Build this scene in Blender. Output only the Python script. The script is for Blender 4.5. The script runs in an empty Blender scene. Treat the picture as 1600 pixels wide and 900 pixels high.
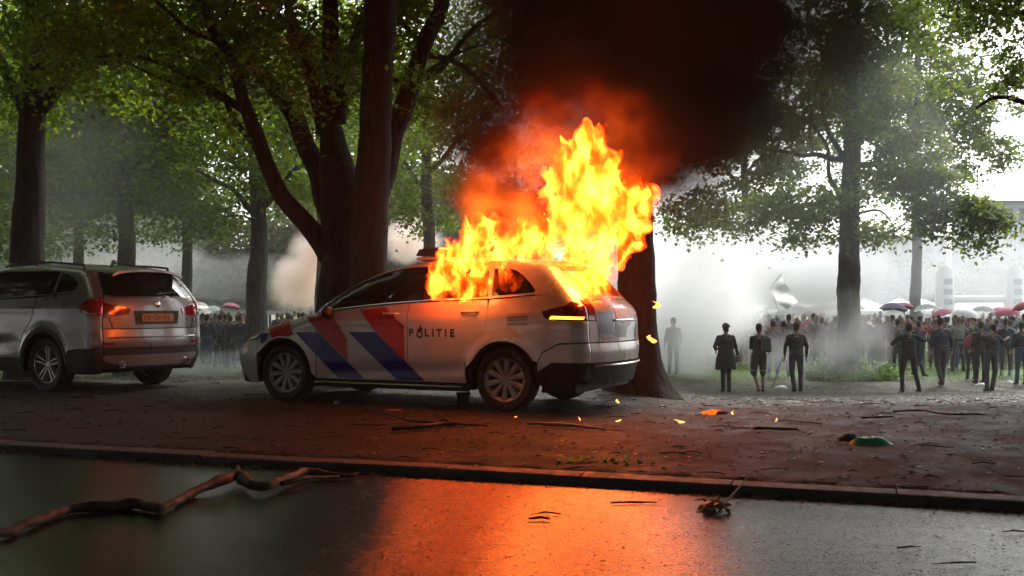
import bpy, bmesh, math, random
import numpy as np
from mathutils import Vector, Matrix, noise, kdtree
from mathutils.geometry import delaunay_2d_cdt
random.seed(7); rng = np.random.default_rng(7)
sc = bpy.context.scene
C = sc.collection
# ---------------------------------------------------------------- camera
CH = 1.2                                   # camera height over the road
F = 1600.0; YH = 480.0                     # focal length and horizon of the photograph, in its pixels
cd = bpy.data.cameras.new("camera"); cam = bpy.data.objects.new("camera", cd); C.objects.link(cam)
cd.sensor_width = 36.0; cd.lens = 36.0 * F / 1600.0; cd.shift_y = (YH - 450.0) / 1600.0
cd.clip_start = 0.1; cd.clip_end = 2000
cam.location = (0, 0, CH); cam.rotation_euler = (math.pi / 2, 0, 0); sc.camera = cam
# ---------------------------------------------------------------- light
SUN_EL, SUN_AZ = math.radians(42), math.radians(30)     # behind the park, to the right; overcast
w = bpy.data.worlds.new("World"); sc.world = w; w.use_nodes = True
nt = w.node_tree; bg = nt.nodes["Background"]
sky = nt.nodes.new("ShaderNodeTexSky"); sky.sky_type = 'NISHITA'; sky.sun_disc = False
sky.sun_elevation = SUN_EL; sky.sun_rotation = SUN_AZ; sky.air_density = 1.0; sky.dust_density = 2.0
hs = nt.nodes.new("ShaderNodeHueSaturation"); hs.inputs['Saturation'].default_value = 0.18; hs.inputs['Value'].default_value = 1.0
nt.links.new(sky.outputs[0], hs.inputs['Color']); nt.links.new(hs.outputs[0], bg.inputs['Color'])
bg.inputs['Strength'].default_value = 0.15
sl = bpy.data.lights.new("sun", 'SUN'); sl.energy = 1.5; sl.angle = math.radians(25); sl.color = (1, .97, .93)
so = bpy.data.objects.new("sun", sl); C.objects.link(so)
so.rotation_euler = (math.radians(90) - SUN_EL, 0, math.pi - SUN_AZ)
sc.view_settings.view_transform = 'Standard'; sc.view_settings.look = 'None'
sc.view_settings.exposure = 1.3; sc.view_settings.gamma = 1.0
cy = sc.cycles
cy.use_denoising = True
try: cy.denoiser = 'OPENIMAGEDENOISE'
except Exception: pass
cy.max_bounces = 10; cy.diffuse_bounces = 3; cy.glossy_bounces = 3; cy.transmission_bounces = 3
cy.volume_bounces = 8; cy.transparent_max_bounces = 8; cy.volume_max_steps = 160; cy.volume_step_rate = 1.0
cy.sample_clamp_indirect = 4.0; cy.caustics_reflective = False; cy.caustics_refractive = False
# ---------------------------------------------------------------- helpers
def V(*a): return Vector(a)
def smooth(a, b, t):
    t = max(0.0, min(1.0, (t - a) / (b - a))); return t * t * (3 - 2 * t)
def at(px, py, d):                         # where a photograph pixel lies at depth d
    return V((px - 800) / F * d, d, CH - (py - YH) / F * d)
def interp(x, tab):
    if x <= tab[0][0]: return tab[0][1]
    for (a, fa), (b, fb) in zip(tab, tab[1:]):
        if x <= b: return fa + (fb - fa) * (x - a) / (b - a)
    return tab[-1][1]
def tag(o, label=None, cat=None, group=None, kind=None):
    if label: o['label'] = label
    if cat: o['category'] = cat
    if group: o['group'] = group
    if kind: o['kind'] = kind
    return o
def empty(name, loc=(0, 0, 0), rz=0.0):
    o = bpy.data.objects.new(name, None); C.objects.link(o); o.location = loc; o.rotation_euler = (0, 0, rz); o.empty_display_size = .2
    return o
def mesh_obj(name, me, parent=None, loc=None, mats=None):
    o = bpy.data.objects.new(name, me); C.objects.link(o)
    if parent is not None: o.parent = parent
    if loc is not None: o.location = loc
    if mats is not None and not me.materials:
        for m in (mats if isinstance(mats, (list, tuple)) else [mats]): me.materials.append(m)
    return o
def setsmooth(me, ang=None):
    me.polygons.foreach_set('use_smooth', [True] * len(me.polygons))
    if ang:
        try: me.set_sharp_from_angle(angle=math.radians(ang))
        except Exception: pass
class MB:
    """collects vertices and faces of ONE object"""
    def __init__(s): s.v = []; s.f = []; s.m = []
    def add(s, vs, fs, mi=0):
        n = len(s.v); s.v += [tuple(p) for p in vs]; s.f += [tuple(i + n for i in f) for f in fs]; s.m += [mi] * len(fs)
    def box(s, c, d, rot=None, mi=0, taper=1.0):
        x, y, z = d[0] / 2, d[1] / 2, d[2] / 2; R = rot or Matrix.Identity(3); c = Vector(c)
        vs = [R @ Vector((sx * x * (taper if sz > 0 else 1), sy * y * (taper if sz > 0 else 1), sz * z)) + c for sz in (-1, 1) for sx, sy in ((-1, -1), (1, -1), (1, 1), (-1, 1))]
        s.add(vs, [(3, 2, 1, 0), (4, 5, 6, 7), (0, 1, 5, 4), (1, 2, 6, 5), (2, 3, 7, 6), (3, 0, 4, 7)], mi)
    def tube(s, pts, rad, n=8, mi=0, cap=True, sx=1.0, rough=0.0, fr=3.0):
        pts = [Vector(p) for p in pts]; k = len(pts)
        if not hasattr(rad, '__len__'): rad = [rad] * k
        vs = []; up = None
        for i, p in enumerate(pts):
            t = (pts[min(i + 1, k - 1)] - pts[max(i - 1, 0)]).normalized()
            if up is None: up = t.orthogonal().normalized() if abs(t.z) > .9 else Vector((0, 0, 1))
            a = t.cross(up)
            if a.length < 1e-4: a = t.orthogonal()
            a.normalize(); b = a.cross(t).normalized(); up = b
            for j in range(n):
                th = 2 * math.pi * j / n
                q = a * math.cos(th) * sx + b * math.sin(th)
                r = rad[i]
                if rough:
                    pp = p + q * r
                    r *= 1 + rough * (noise.noise(Vector((pp.x * fr, pp.y * fr, pp.z * fr * .35))) + .5 * noise.noise(pp * fr * 2.7))
                vs.append(p + q * r)
        fs = [(i * n + j, i * n + (j + 1) % n, (i + 1) * n + (j + 1) % n, (i + 1) * n + j) for i in range(k - 1) for j in range(n)]
        if cap: fs += [tuple(range(n - 1, -1, -1)), tuple((k - 1) * n + j for j in range(n))]
        s.add(vs, fs, mi)
    def ball(s, c, r, n=8, m=6, mi=0):
        if not hasattr(r, '__len__'): r = (r, r, r)
        vs = [(c[0], c[1], c[2] - r[2])]
        for i in range(1, m):
            ph = -math.pi / 2 + math.pi * i / m
            for j in range(n):
                th = 2 * math.pi * j / n
                vs.append((c[0] + r[0] * math.cos(ph) * math.cos(th), c[1] + r[1] * math.cos(ph) * math.sin(th), c[2] + r[2] * math.sin(ph)))
        vs.append((c[0], c[1], c[2] + r[2])); L = len(vs) - 1
        fs = [(0, 1 + (j + 1) % n, 1 + j) for j in range(n)]
        fs += [(1 + i * n + j, 1 + i * n + (j + 1) % n, 1 + (i + 1) * n + (j + 1) % n, 1 + (i + 1) * n + j) for i in range(m - 2) for j in range(n)]
        b = 1 + (m - 2) * n; fs += [(b + j, b + (j + 1) % n, L) for j in range(n)]
        s.add(vs, fs, mi)
    def lathe(s, prof, c, axis='y', n=32, mi=0, closed=False):
        """prof = (radius, offset along axis)"""
        vs = []
        for r, o in prof:
            for j in range(n):
                th = 2 * math.pi * j / n; a, b = r * math.cos(th), r * math.sin(th)
                vs.append((c[0] + a, c[1] + o, c[2] + b) if axis == 'y' else (c[0] + a, c[1] + b, c[2] + o) if axis == 'z' else (c[0] + o, c[1] + a, c[2] + b))
        k = len(prof); R = range(k if closed else k - 1)
        s.add(vs, [(i * n + j, i * n + (j + 1) % n, ((i + 1) % k) * n + (j + 1) % n, ((i + 1) % k) * n + j) for i in R for j in range(n)], mi)
    def mesh(s, name, sm=True, ang=40, recalc=True):
        me = bpy.data.meshes.new(name); me.from_pydata(s.v, [], s.f); 
        if any(s.m): me.polygons.foreach_set('material_index', s.m)
        if recalc:
            b = bmesh.new(); b.from_mesh(me); bmesh.ops.recalc_face_normals(b, faces=b.faces); b.to_mesh(me); b.free()
        if sm: setsmooth(me, ang)
        me.update(); return me
    def build(s, name, mats, parent=None, sm=True, ang=40, loc=None, recalc=True):
        me = s.mesh(name, sm, ang, recalc)
        for m in (mats if isinstance(mats, (list, tuple)) else [mats]): me.materials.append(m)
        return mesh_obj(name, me, parent, loc)
# ---------------------------------------------------------------- materials
class NT:
    def __init__(s, name):
        s.m = bpy.data.materials.new(name); s.m.use_nodes = True; s.t = s.m.node_tree; s.n = s.t.nodes; s.l = s.t.links
        s.n.clear(); s.out = s.n.new('ShaderNodeOutputMaterial')
    def new(s, ty, **kw):
        n = s.n.new('ShaderNode' + ty)
        for k, v in kw.items(): setattr(n, k, v)
        return n
    def put(s, sock, val):
        if hasattr(val, 'is_output') or isinstance(val, bpy.types.NodeSocket): s.l.new(val, sock)
        else:
            if hasattr(sock, 'default_value') and hasattr(sock.default_value, '__len__') and not hasattr(val, '__len__'): val = (val,) * len(sock.default_value)
            if hasattr(val, '__len__') and len(val) == 3 and len(sock.default_value) == 4: val = (*val, 1)
            sock.default_value = val
    def math(s, op, a, b=0.0, clamp=False):
        n = s.new('Math', operation=op, use_clamp=clamp); s.put(n.inputs[0], a); s.put(n.inputs[1], b); return n.outputs[0]
    def vmath(s, op, a, b=(0, 0, 0)):
        n = s.new('VectorMath', operation=op); s.put(n.inputs[0], a)
        if op == 'SCALE': s.put(n.inputs['Scale'], b)
        else: s.put(n.inputs[1], b)
        return n.outputs['Value'] if op in ('LENGTH', 'DISTANCE', 'DOT_PRODUCT') else n.outputs[0]
    def noise(s, vec, scale, detail=4, rough=.55, dist=0.0, color=False):
        n = s.new('TexNoise'); s.put(n.inputs['Vector'], vec); n.inputs['Scale'].default_value = scale
        n.inputs['Detail'].default_value = detail; n.inputs['Roughness'].default_value = rough; n.inputs['Distortion'].default_value = dist
        return n.outputs['Color'] if color else n.outputs['Fac']
    def ramp(s, fac, stops, interp='LINEAR'):
        n = s.new('ValToRGB'); n.color_ramp.interpolation = interp; e = n.color_ramp.elements
        while len(e) < len(stops): e.new(.5)
        for el, (p, c) in zip(e, stops):
            el.position = p; el.color = (*c, 1) if hasattr(c, '__len__') else (c, c, c, 1)
        s.l.new(fac, n.inputs[0]); return n.outputs[0]
    def mix(s, fac, a, b):
        n = s.new('Mix', data_type='RGBA'); s.put(n.inputs[0], fac); s.put(n.inputs[6], a); s.put(n.inputs[7], b); return n.outputs[2]
    def maprange(s, v, a, b, c=0.0, d=1.0, smooth=True):
        n = s.new('MapRange', interpolation_type='SMOOTHSTEP' if smooth else 'LINEAR'); s.put(n.inputs[0], v)
        for i, q in enumerate((a, b, c, d)): s.put(n.inputs[i + 1], q)
        return n.outputs[0]
    def pos(s): return s.new('NewGeometry').outputs['Position']
    def obj(s): return s.new('TexCoord').outputs['Object']
    def bsdf(s, **kw):
        n = s.new('BsdfPrincipled')
        for k, v in kw.items(): s.put(n.inputs[k.replace('_', ' ')], v)
        s.l.new(n.outputs[0], s.out.inputs[0]); return n
    def bump(s, h, strength=.3, dist=.01):
        n = s.new('Bump'); n.inputs['Strength'].default_value = strength; n.inputs['Distance'].default_value = dist; s.l.new(h, n.inputs['Height']); return n.outputs[0]
def pbr(name, col, rough=.6, metal=0.0, var=.25, scale=6.0, bump=0.0, bscale=40.0, coat=0.0, emit=None, estr=0.0):
    t = NT(name); p = t.obj(); f = t.noise(p, scale, 5)
    c = t.mix(f, tuple(max(0, x * (1 - var)) for x in col), tuple(min(1, x * (1 + var)) for x in col))
    b = t.bsdf(Base_Color=c, Metallic=metal); b.inputs['Coat Weight'].default_value = coat; b.inputs['Coat Roughness'].default_value = .06
    t.l.new(t.maprange(t.noise(p, scale * 2.3, 3), .3, .7, max(.02, rough * .8), min(1, rough * 1.2)), b.inputs['Roughness'])
    if bump: t.l.new(t.bump(t.noise(p, bscale, 4), bump), b.inputs['Normal'])
    if emit: t.put(b.inputs['Emission Color'], emit); b.inputs['Emission Strength'].default_value = estr
    return t.m
M = {}
M['tyre'] = pbr('tyre rubber', (.018, .017, .016), .75, bump=.2)
M['black'] = pbr('black plastic', (.02, .02, .02), .5)
M['under'] = pbr('underbody', (.012, .011, .011), .8)
M['chrome'] = pbr('chrome', (.7, .7, .7), .18, 1.0, var=.05)
M['alloy'] = pbr('alloy rim', (.55, .55, .56), .35, .8, var=.12)
M['steel_white'] = pbr('silver wheel cover', (.26, .25, .24), .45, .3, var=.2)
M['red_vinyl'] = pbr('red reflective vinyl', (.55, .025, .012), .35, var=.1)
M['blue_vinyl'] = pbr('blue reflective vinyl', (.018, .022, .22), .35, var=.1)
M['ink'] = pbr('dark print', (.03, .025, .02), .5)
M['gold'] = pbr('gold print', (.3, .2, .06), .4)
M['seat'] = pbr('seat cloth', (.03, .03, .032), .9)
M['plate'] = pbr('yellow number plate', (.42, .19, .012), .4, var=.06)
M['white'] = pbr('white plastic', (.75, .75, .75), .5, var=.08)
def glass_dark(name, shade_col=(.012, .014, .015)):
    t = NT(name); b = t.bsdf(Base_Color=shade_col, Roughness=.06, Specular_IOR_Level=.6)
    tr = t.new('BsdfTransparent'); tr.inputs[0].default_value = (.25, .27, .28, 1); mx = t.new('MixShader'); mx.inputs[0].default_value = .3
    t.l.new(b.outputs[0], mx.inputs[1]); t.l.new(tr.outputs[0], mx.inputs[2]); t.l.new(mx.outputs[0], t.out.inputs[0]); return t.m
M['glass'] = glass_dark('shade-darkened car glass')  # dark interior shade is put into the glass colour
M['lamp_red'] = pbr('red lamp lens', (.30, .012, .010), .12, var=.3, coat=1.0)
M['lamp_burnt'] = pbr('burnt red lamp lens', (.085, .008, .007), .2, var=.6, coat=1.0)
M['lamp_clear'] = pbr('clear lamp lens', (.25, .25, .26), .12, var=.3, coat=1.0)
M['amber'] = pbr('lit amber strip', (.8, .3, .02), .3, emit=(1, .34, .02), estr=3.2)
def paint(name, base, metal, scorch=None, rough=.28):
    t = NT(name); p = t.obj(); n = t.noise(p, 3.0, 6, .6)
    dirt = t.noise(p, 11.0, 5, .65)
    sep = t.new('SeparateXYZ'); t.l.new(p, sep.inputs[0])
    low = t.maprange(sep.outputs[2], .15, .75, .55, .06)                      # road grime low on the doors
    c = t.mix(t.math('MULTIPLY', low, dirt), base, (.16, .13, .10))
    if scorch:                                                                # soot on and around the burning rear end
        d = t.vmath('LENGTH', t.vmath('MULTIPLY', t.vmath('SUBTRACT', p, scorch[0]), scorch[1]))
        d = t.math('ADD', d, t.math('MULTIPLY', t.math('SUBTRACT', n, .5), 1.1))
        s = t.maprange(d, .55, 1.15, 1.0, 0.0); c = t.mix(t.math('MULTIPLY', s, .93), c, (.035, .028, .024))
        d2 = t.maprange(t.math('ADD', d, t.math('MULTIPLY', dirt, .5)), 1.2, 2.2, .55, 0.0); c = t.mix(d2, c, (.22, .16, .11))
    b = t.bsdf(Base_Color=c, Metallic=metal)
    t.l.new(t.maprange(n, .2, .8, rough * .7, rough * 1.6), b.inputs['Roughness'])
    b.inputs['Coat Weight'].default_value = .7; b.inputs['Coat Roughness'].default_value = .08
    return t.m
M['police'] = paint('white patrol car paint', (.60, .59, .56), 0.0, scorch=((-.85, .0, 1.28), (1.7, .85, 2.0)))
M['police_tail'] = paint('scorched tailgate paint', (.15, .12, .10), 0.0, scorch=((-.95, 0, 1.22), (1.6, .8, 3.2)))
M['red_sooty'] = pbr('sooty red vinyl', (.22, .015, .010), .3, var=.4); M['blue_sooty'] = pbr('sooty blue vinyl', (.014, .015, .07), .25, var=.4)
M['police_roof'] = paint('sooty roof paint', (.50, .49, .47), 0.0, scorch=((-.55, 0, 1.5), (1.1, .6, 1.5)))
M['suv'] = paint('mineral grey metallic paint', (.23, .22, .21), .55, rough=.3)
M['clad'] = pbr('dark cladding', (.035, .033, .031), .6, bump=.1)
M['skid'] = pbr('silver skid plate', (.42, .42, .42), .35, .6)
# ---------------------------------------------------------------- ground
KA, KB = V(-4.27, 8.53), V(3.0, 6.0)                    # kerb line
KD = (KB - KA).normalized(); KN = V(-KD.y, KD.x)         # along, and away from the road
if KN.y < 0: KN = -KN
def kdist(x, y): return (V(x, y) - KA).dot(KN)
TR = [(0, .15), (10.8, .15), (12.5, .03), (14, -.08), (18, -.4), (22, -.69), (26, -.95), (30, -.95), (36, -.88), (60, -.8), (1000, -.8)]
TL = [(0, .15), (13.4, .15), (14.8, .13), (16, .05), (20, -.25), (26, -.56), (34, -.82), (60, -.8), (1000, -.8)]
def gz(x, y):
    k = kdist(x, y)
    t = smooth(.09, .2, x / max(y, 1.0)) if y > 0 else 0
    z = interp(y, TL) * (1 - t) + interp(y, TR) * t
    if k < 0.17: return -.06
    z = min(z, .058 + .092 * smooth(.17, 1.8, k))
    if y > 7: z += .018 * noise.noise(V(x * .9, y * .9, 0)) * smooth(.3, 1.2, k) * (0.3 if y < 16 else 1)
    return z
def make_ground():
    ys = list(np.arange(-40, 3, 3.0)) + list(np.arange(3, 20, .16)) + list(np.arange(20, 48, .5)) + [50, 55, 60, 70, 80, 100, 130, 180, 260, 400, 700]
    us = list(np.linspace(-1, 1, 260))
    vs = []; fs = []
    for y in ys:
        wd = 45 if y < 20 else 45 + (y - 20) * 1.3
        for u in us:
            x = math.copysign(abs(u) ** 1.7, u) * wd
            vs.append((x, y, gz(x, y)))
    n = len(us)
    fs = [(i * n + j, i * n + j + 1, (i + 1) * n + j + 1, (i + 1) * n + j) for i in range(len(ys) - 1) for j in range(n - 1)]
    m = MB(); m.add(vs, fs)
    t = NT('trodden verge and meadow'); p = t.pos()
    sep = t.new('SeparateXYZ'); t.l.new(p, sep.inputs[0])
    big = t.noise(p, .35, 5, .6); mid = t.noise(p, 3.0, 6, .65); fine = t.noise(p, 38.0, 5, .7); grit = t.noise(p, 120.0, 3, .7)
    mud = t.ramp(mid, [(.3, (.022, .018, .015)), (.5, (.040, .033, .026)), (.72, (.072, .060, .047))])
    mud = t.mix(t.maprange(fine, .45, .75), mud, (.035, .026, .020))
    mud = t.mix(t.maprange(grit, .62, .78), mud, (.13, .105, .08))
    grassc = t.ramp(fine, [(.3, (.03, .065, .008)), (.55, (.08, .15, .018)), (.8, (.14, .22, .035))])
    thin = t.mix(t.maprange(t.noise(p, 7.0, 5, .7), .42, .62), mud, t.ramp(fine, [(.3, (.022, .022, .010)), (.7, (.055, .054, .024))]))
    yy = t.math('ADD', sep.outputs[1], t.math('MULTIPLY', t.math('SUBTRACT', big, .5), 7.0))
    f1 = t.maprange(yy, 14, 20); f2 = t.maprange(yy, 28, 33)
    c = t.mix(f1, mud, thin); c = t.mix(f2, c, grassc)
    b = t.bsdf(Base_Color=c); t.l.new(t.maprange(mid, .3, .7, .55, .9), b.inputs['Roughness'])
    b.inputs['Specular IOR Level'].default_value = .12
    h = t.math('ADD', t.math('MULTIPLY', mid, 2.0), fine)
    t.l.new(t.bump(h, .7, .02), b.inputs['Normal'])
    tag(m.build('ground', t.m, recalc=False, ang=None), kind='structure')
make_ground()
def make_road():
    # a sheet from far behind the camera to the kerb foot
    m = MB(); vs = []; A = KA - KD * 34
    nu, nv = 60, 30
    for j in range(nv + 1):
        for i in range(nu + 1):
            q = A + KD * (76 * i / nu) - KN * (30 * (j / nv) ** 1.6 - .02)
            vs.append((q.x, q.y, -.004 * smooth(0, 2.5, 30 * (j / nv) ** 1.6) + (0 if j else 0)))
    m.add(vs, [(j * (nu + 1) + i, (j + 1) * (nu + 1) + i, (j + 1) * (nu + 1) + i + 1, j * (nu + 1) + i + 1) for j in range(nv) for i in range(nu)])
    t = NT('wet asphalt'); p = t.pos()
    agg = t.noise(p, 150.0, 3, .7); mid = t.noise(p, 9.0, 6, .65); big = t.noise(p, .55, 4, .55)
    st = t.vmath('MULTIPLY', p, (1.0, 2.6, 1.0)); rip = t.noise(st, 6.0, 6, .62)
    c = t.ramp(agg, [(.3, (.016, .016, .017)), (.6, (.04, .039, .039)), (.8, (.075, .072, .07))])
    c = t.mix(t.maprange(mid, .5, .75, 0, .6), c, (.024, .020, .017))
    # standing water lies on the left, thinner film elsewhere
    sep = t.new('SeparateXYZ'); t.l.new(p, sep.inputs[0])
    e = t.math('ADD', sep.outputs[0], t.math('ADD', t.math('MULTIPLY', t.math('SUBTRACT', big, .5), 3.0), t.math('MULTIPLY', t.math('SUBTRACT', mid, .5), 1.6)))
    pud = t.maprange(e, -2.2, .1, 1.0, 0.0)
    c = t.mix(t.math('MULTIPLY', pud, .6), c, (.010, .010, .008))
    b = t.bsdf(Base_Color=c); b.inputs['IOR'].default_value = 1.45; b.inputs['Specular IOR Level'].default_value = .6; b.inputs['Coat Weight'].default_value = .5; b.inputs['Coat Roughness'].default_value = .10
    r = t.maprange(mid, .35, .7, .15, .28); pp_ = t.noise(t.vmath('MULTIPLY', p, (1.0, 1.6, 1.0)), 42.0, 5, .75); r = t.math('MULTIPLY', r, t.maprange(pp_, .38, .62, .55, 1.9, smooth=False)); r = t.mix(pud, r, (.12, .12, .12))
    t.l.new(r, b.inputs['Roughness'])
    h = t.math('ADD', t.math('ADD', t.math('MULTIPLY', rip, 1.0), t.math('MULTIPLY', pp_, 1.5)), t.math('MULTIPLY', agg, .4))
    bn = t.new('Bump'); bn.inputs['Distance'].default_value = .012; t.l.new(h, bn.inputs['Height'])
    t.l.new(t.maprange(pud, 0, 1, .27, .14), bn.inputs['Strength']); t.l.new(bn.outputs[0], b.inputs['Normal']); t.l.new(bn.outputs[0], b.inputs['Coat Normal'])
    tag(m.build('road', t.m, recalc=False, ang=None), kind='structure')
make_road()
def make_kerb():
    root = empty('kerb'); tag(root, 'low dark concrete kerb between the wet road and the verge', kind='structure')
    mat = pbr('kerb concrete', (.05, .045, .04), .7, var=.45, scale=5, bump=.5, bscale=60)
    L = 1.0; s0 = -26
    for i in range(60):
        a = s0 + i * L
        q = KA + KD * (a + L / 2) + KN * .09
        m = MB(); w, h = .085, .165
        h -= .036; prof = [(-w, -.07), (-w, h - .085), (-w + .006, h - .070), (-w + .02, h - .066), (w, h - .062), (w, -.07)]
        l = L / 2 - .006; vs = []
        for sx in (-l, l):
            for (a_, b_) in prof:
                p = KD * sx + KN * a_
                vs.append((p.x, p.y, b_ + random.uniform(-.0025, .0025)))
        n = len(prof); fs = [(k, (k + 1) % n, n + (k + 1) % n, n + k) for k in range(n)] + [tuple(range(n)), tuple(range(2 * n - 1, n - 1, -1))]
        m.add(vs, fs); o = m.build('kerb_stone', mat, root, sm=False, loc=(q.x, q.y, random.uniform(-.006, .004)))
        o.rotation_euler = (0, random.uniform(-.004, .004), random.uniform(-.004, .004))
make_kerb()
# ---------------------------------------------------------------- car kit
def pc(x, tab):
    """smooth (monotone cubic) interpolation"""
    xs = [a for a, _ in tab]; ys = [b for _, b in tab]; n = len(xs)
    if x <= xs[0]: return ys[0]
    if x >= xs[-1]: return ys[-1]
    i = 0
    while x > xs[i + 1]: i += 1
    d = [(ys[k + 1] - ys[k]) / (xs[k + 1] - xs[k]) for k in range(n - 1)]
    def sl(k):
        if k == 0: return d[0]
        if k == n - 1: return d[-1]
        if d[k - 1] * d[k] <= 0: return 0
        return 2 * d[k - 1] * d[k] / (d[k - 1] + d[k])
    h = xs[i + 1] - xs[i]; t = (x - xs[i]) / h; a, b = sl(i), sl(i + 1)
    return (2*t**3 - 3*t*t + 1) * ys[i] + (t**3 - 2*t*t + t) * h * a + (-2*t**3 + 3*t*t) * ys[i+1] + (t**3 - t*t) * h * b
def fil(d, r):
    if d >= r: return 0.0
    d = max(d, 0.0); return r - math.sqrt(max(0.0, r * r - (r - d) ** 2))
class Body:
    def __init__(s, E, R, Fr, W, rt, rr, rf, crown_r=.10, crown_t=.05, feats=None, taper=.05, xm=1.3):
        s.E_, s.R_, s.F_, s.W_ = E, R, Fr, W; s.rt, s.rr, s.rf = rt, rr, rf; s.cr, s.ct = crown_r, crown_t; s.feats = feats; s.tp, s.xm = taper, xm
    def E(s, x): return pc(x, s.E_)
    def R(s, z): return pc(z, s.R_)
    def Fr(s, z): return pc(z, s.F_)
    def w(s, x, z):
        w = pc(z, s.W_) - s.tp * (abs(x - s.xm) / 2.2) ** 4
        w -= fil(x - s.R(z), s.rr) + fil(s.Fr(z) - x, s.rf) + fil(s.E(x) - z, s.rt(x))
        if s.feats: w += s.feats(x, z)
        return max(w, .05)
    def side(s, sg, off=0.0):
        def f(x, z):
            x = max(x, s.R(z)); return (x, sg * (s.w(x, z) + off), z)
        return f
    def rv(s, z0, z1, n=8): return [(s.R(z0 + (z1 - z0) * i / n) - .0005, z0 + (z1 - z0) * i / n) for i in range(n + 1)]
    def rear(s, off=0.0):
        def f(y, z):
            R = s.R(z); wr = s.w(R, z); u = max(-1, min(1, y / wr)); return (R - s.cr * (1 - abs(u) ** 2.4) - off, u * wr, z)
        return f
    def front(s, off=0.0):
        def f(y, z):
            R = s.Fr(z); wr = s.w(R, z); u = max(-1, min(1, y / wr)); return (R + s.cr * (1 - abs(u) ** 2.0) + off, u * wr, z)
        return f
    def top(s, off=0.0):
        def f(x, y):
            e = s.E(x); wt = s.w(x, e); u = max(-1, min(1, y)); return (x, u * wt, e + s.ct * (1 - abs(u) ** 2.2) + off)
        return f
def inpoly(p, poly):
    x, y = p; c = False; n = len(poly); j = n - 1
    for i in range(n):
        xi, yi = poly[i]; xj, yj = poly[j]
        if (yi > y) != (yj > y) and x < (xj - xi) * (y - yi) / (yj - yi + 1e-12) + xi: c = not c
        j = i
    return c
def inset(poly, d):
    A = sum(poly[i][0] * poly[(i + 1) % len(poly)][1] - poly[(i + 1) % len(poly)][0] * poly[i][1] for i in range(len(poly)))
    P = poly if A > 0 else poly[::-1]; n = len(P); out = []
    for i in range(n):
        a, b, c = Vector(P[i - 1]), Vector(P[i]), Vector(P[(i + 1) % n])
        e1, e2 = (b - a), (c - b)
        if e1.length < 1e-6 or e2.length < 1e-6: continue
        e1.normalize(); e2.normalize(); n1, n2 = Vector((-e1.y, e1.x)), Vector((-e2.y, e2.x))
        k = n1 + n2
        if k.length < 1e-3: k = n1
        k = k.normalized(); k *= d / max(.35, k.dot(n1)); out.append((b.x + k.x, b.y + k.y))
    return out
def dens(poly, h):
    out = []
    for i in range(len(poly)):
        a, b = poly[i], poly[(i + 1) % len(poly)]; L = math.dist(a, b); n = max(1, int(math.ceil(L / h)))
        out += [(a[0] + (b[0] - a[0]) * k / n, a[1] + (b[1] - a[1]) * k / n) for k in range(n)]
    return out
def arc(cx, cz, r, a0, a1, n=14):
    return [(cx + r * math.cos(math.radians(a0 + (a1 - a0) * i / n)), cz + r * math.sin(math.radians(a0 + (a1 - a0) * i / n))) for i in range(n + 1)]
def panel(m, poly, fn, h=.05, gap=.0, holes=(), inward=(0, 0, 0), extra=(), mi=0, rim=True):
    """cut a panel out of the body surface fn(u, v)"""
    if gap: poly = inset(poly, gap)
    loops = [dens(poly, h)] + [dens(q, h) for q in holes]
    vs = []; es = []
    for lp in loops:
        b = len(vs); n = len(lp); vs += [Vector(p) for p in lp]; es += [(b + i, b + (i + 1) % n) for i in range(n)]
    xs = [p[0] for p in poly]; ys = [p[1] for p in poly]
    u = min(xs) + h * .5
    pts = []
    while u < max(xs):
        v = min(ys) + h * .5
        while v < max(ys): pts.append((u, v)); v += h
        u += h
    pts += [p for p in extra]
    big = [p for lp in loops for p in lp]
    for p in pts:
        if not inpoly(p, poly) or any(inpoly(p, q) for q in holes): continue
        if min((p[0] - q[0]) ** 2 + (p[1] - q[1]) ** 2 for q in big) < (h * .3) ** 2 and p not in extra: continue
        vs.append(Vector(p))
    r = delaunay_2d_cdt(vs, es, [], 0, 1e-5)
    V2, T = r[0], r[2]
    tri = []
    for t in T:
        c = ((V2[t[0]].x + V2[t[1]].x + V2[t[2]].x) / 3, (V2[t[0]].y + V2[t[1]].y + V2[t[2]].y) / 3)
        if inpoly(c, poly) and not any(inpoly(c, q) for q in holes): tri.append(tuple(t))
    P3 = [fn(p.x, p.y) for p in V2]
    m.add(P3, tri, mi)
    if rim and any(inward):
        iv = Vector(inward)
        for lp in loops:
            a = [Vector(fn(*p)) for p in lp]; n = len(a)
            m.add(a + [p + iv for p in a], [(i, (i + 1) % n, n + (i + 1) % n, n + i) for i in range(n)], mi)
def rings(B, x0, x1, z0, z1, st=.05):
    """extra points close to the rounded edges of a side"""
    out = []
    for k in (.02, .08, .18, .33, .55):
        z = z0
        while z < z1:
            out.append((B.R(z) + B.rr * k, z)); out.append((B.Fr(z) - B.rf * k, z)); z += st
        x = x0
        while x < x1: out.append((x, B.E(x) - B.rt(x) * k)); x += st
    return out
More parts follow.
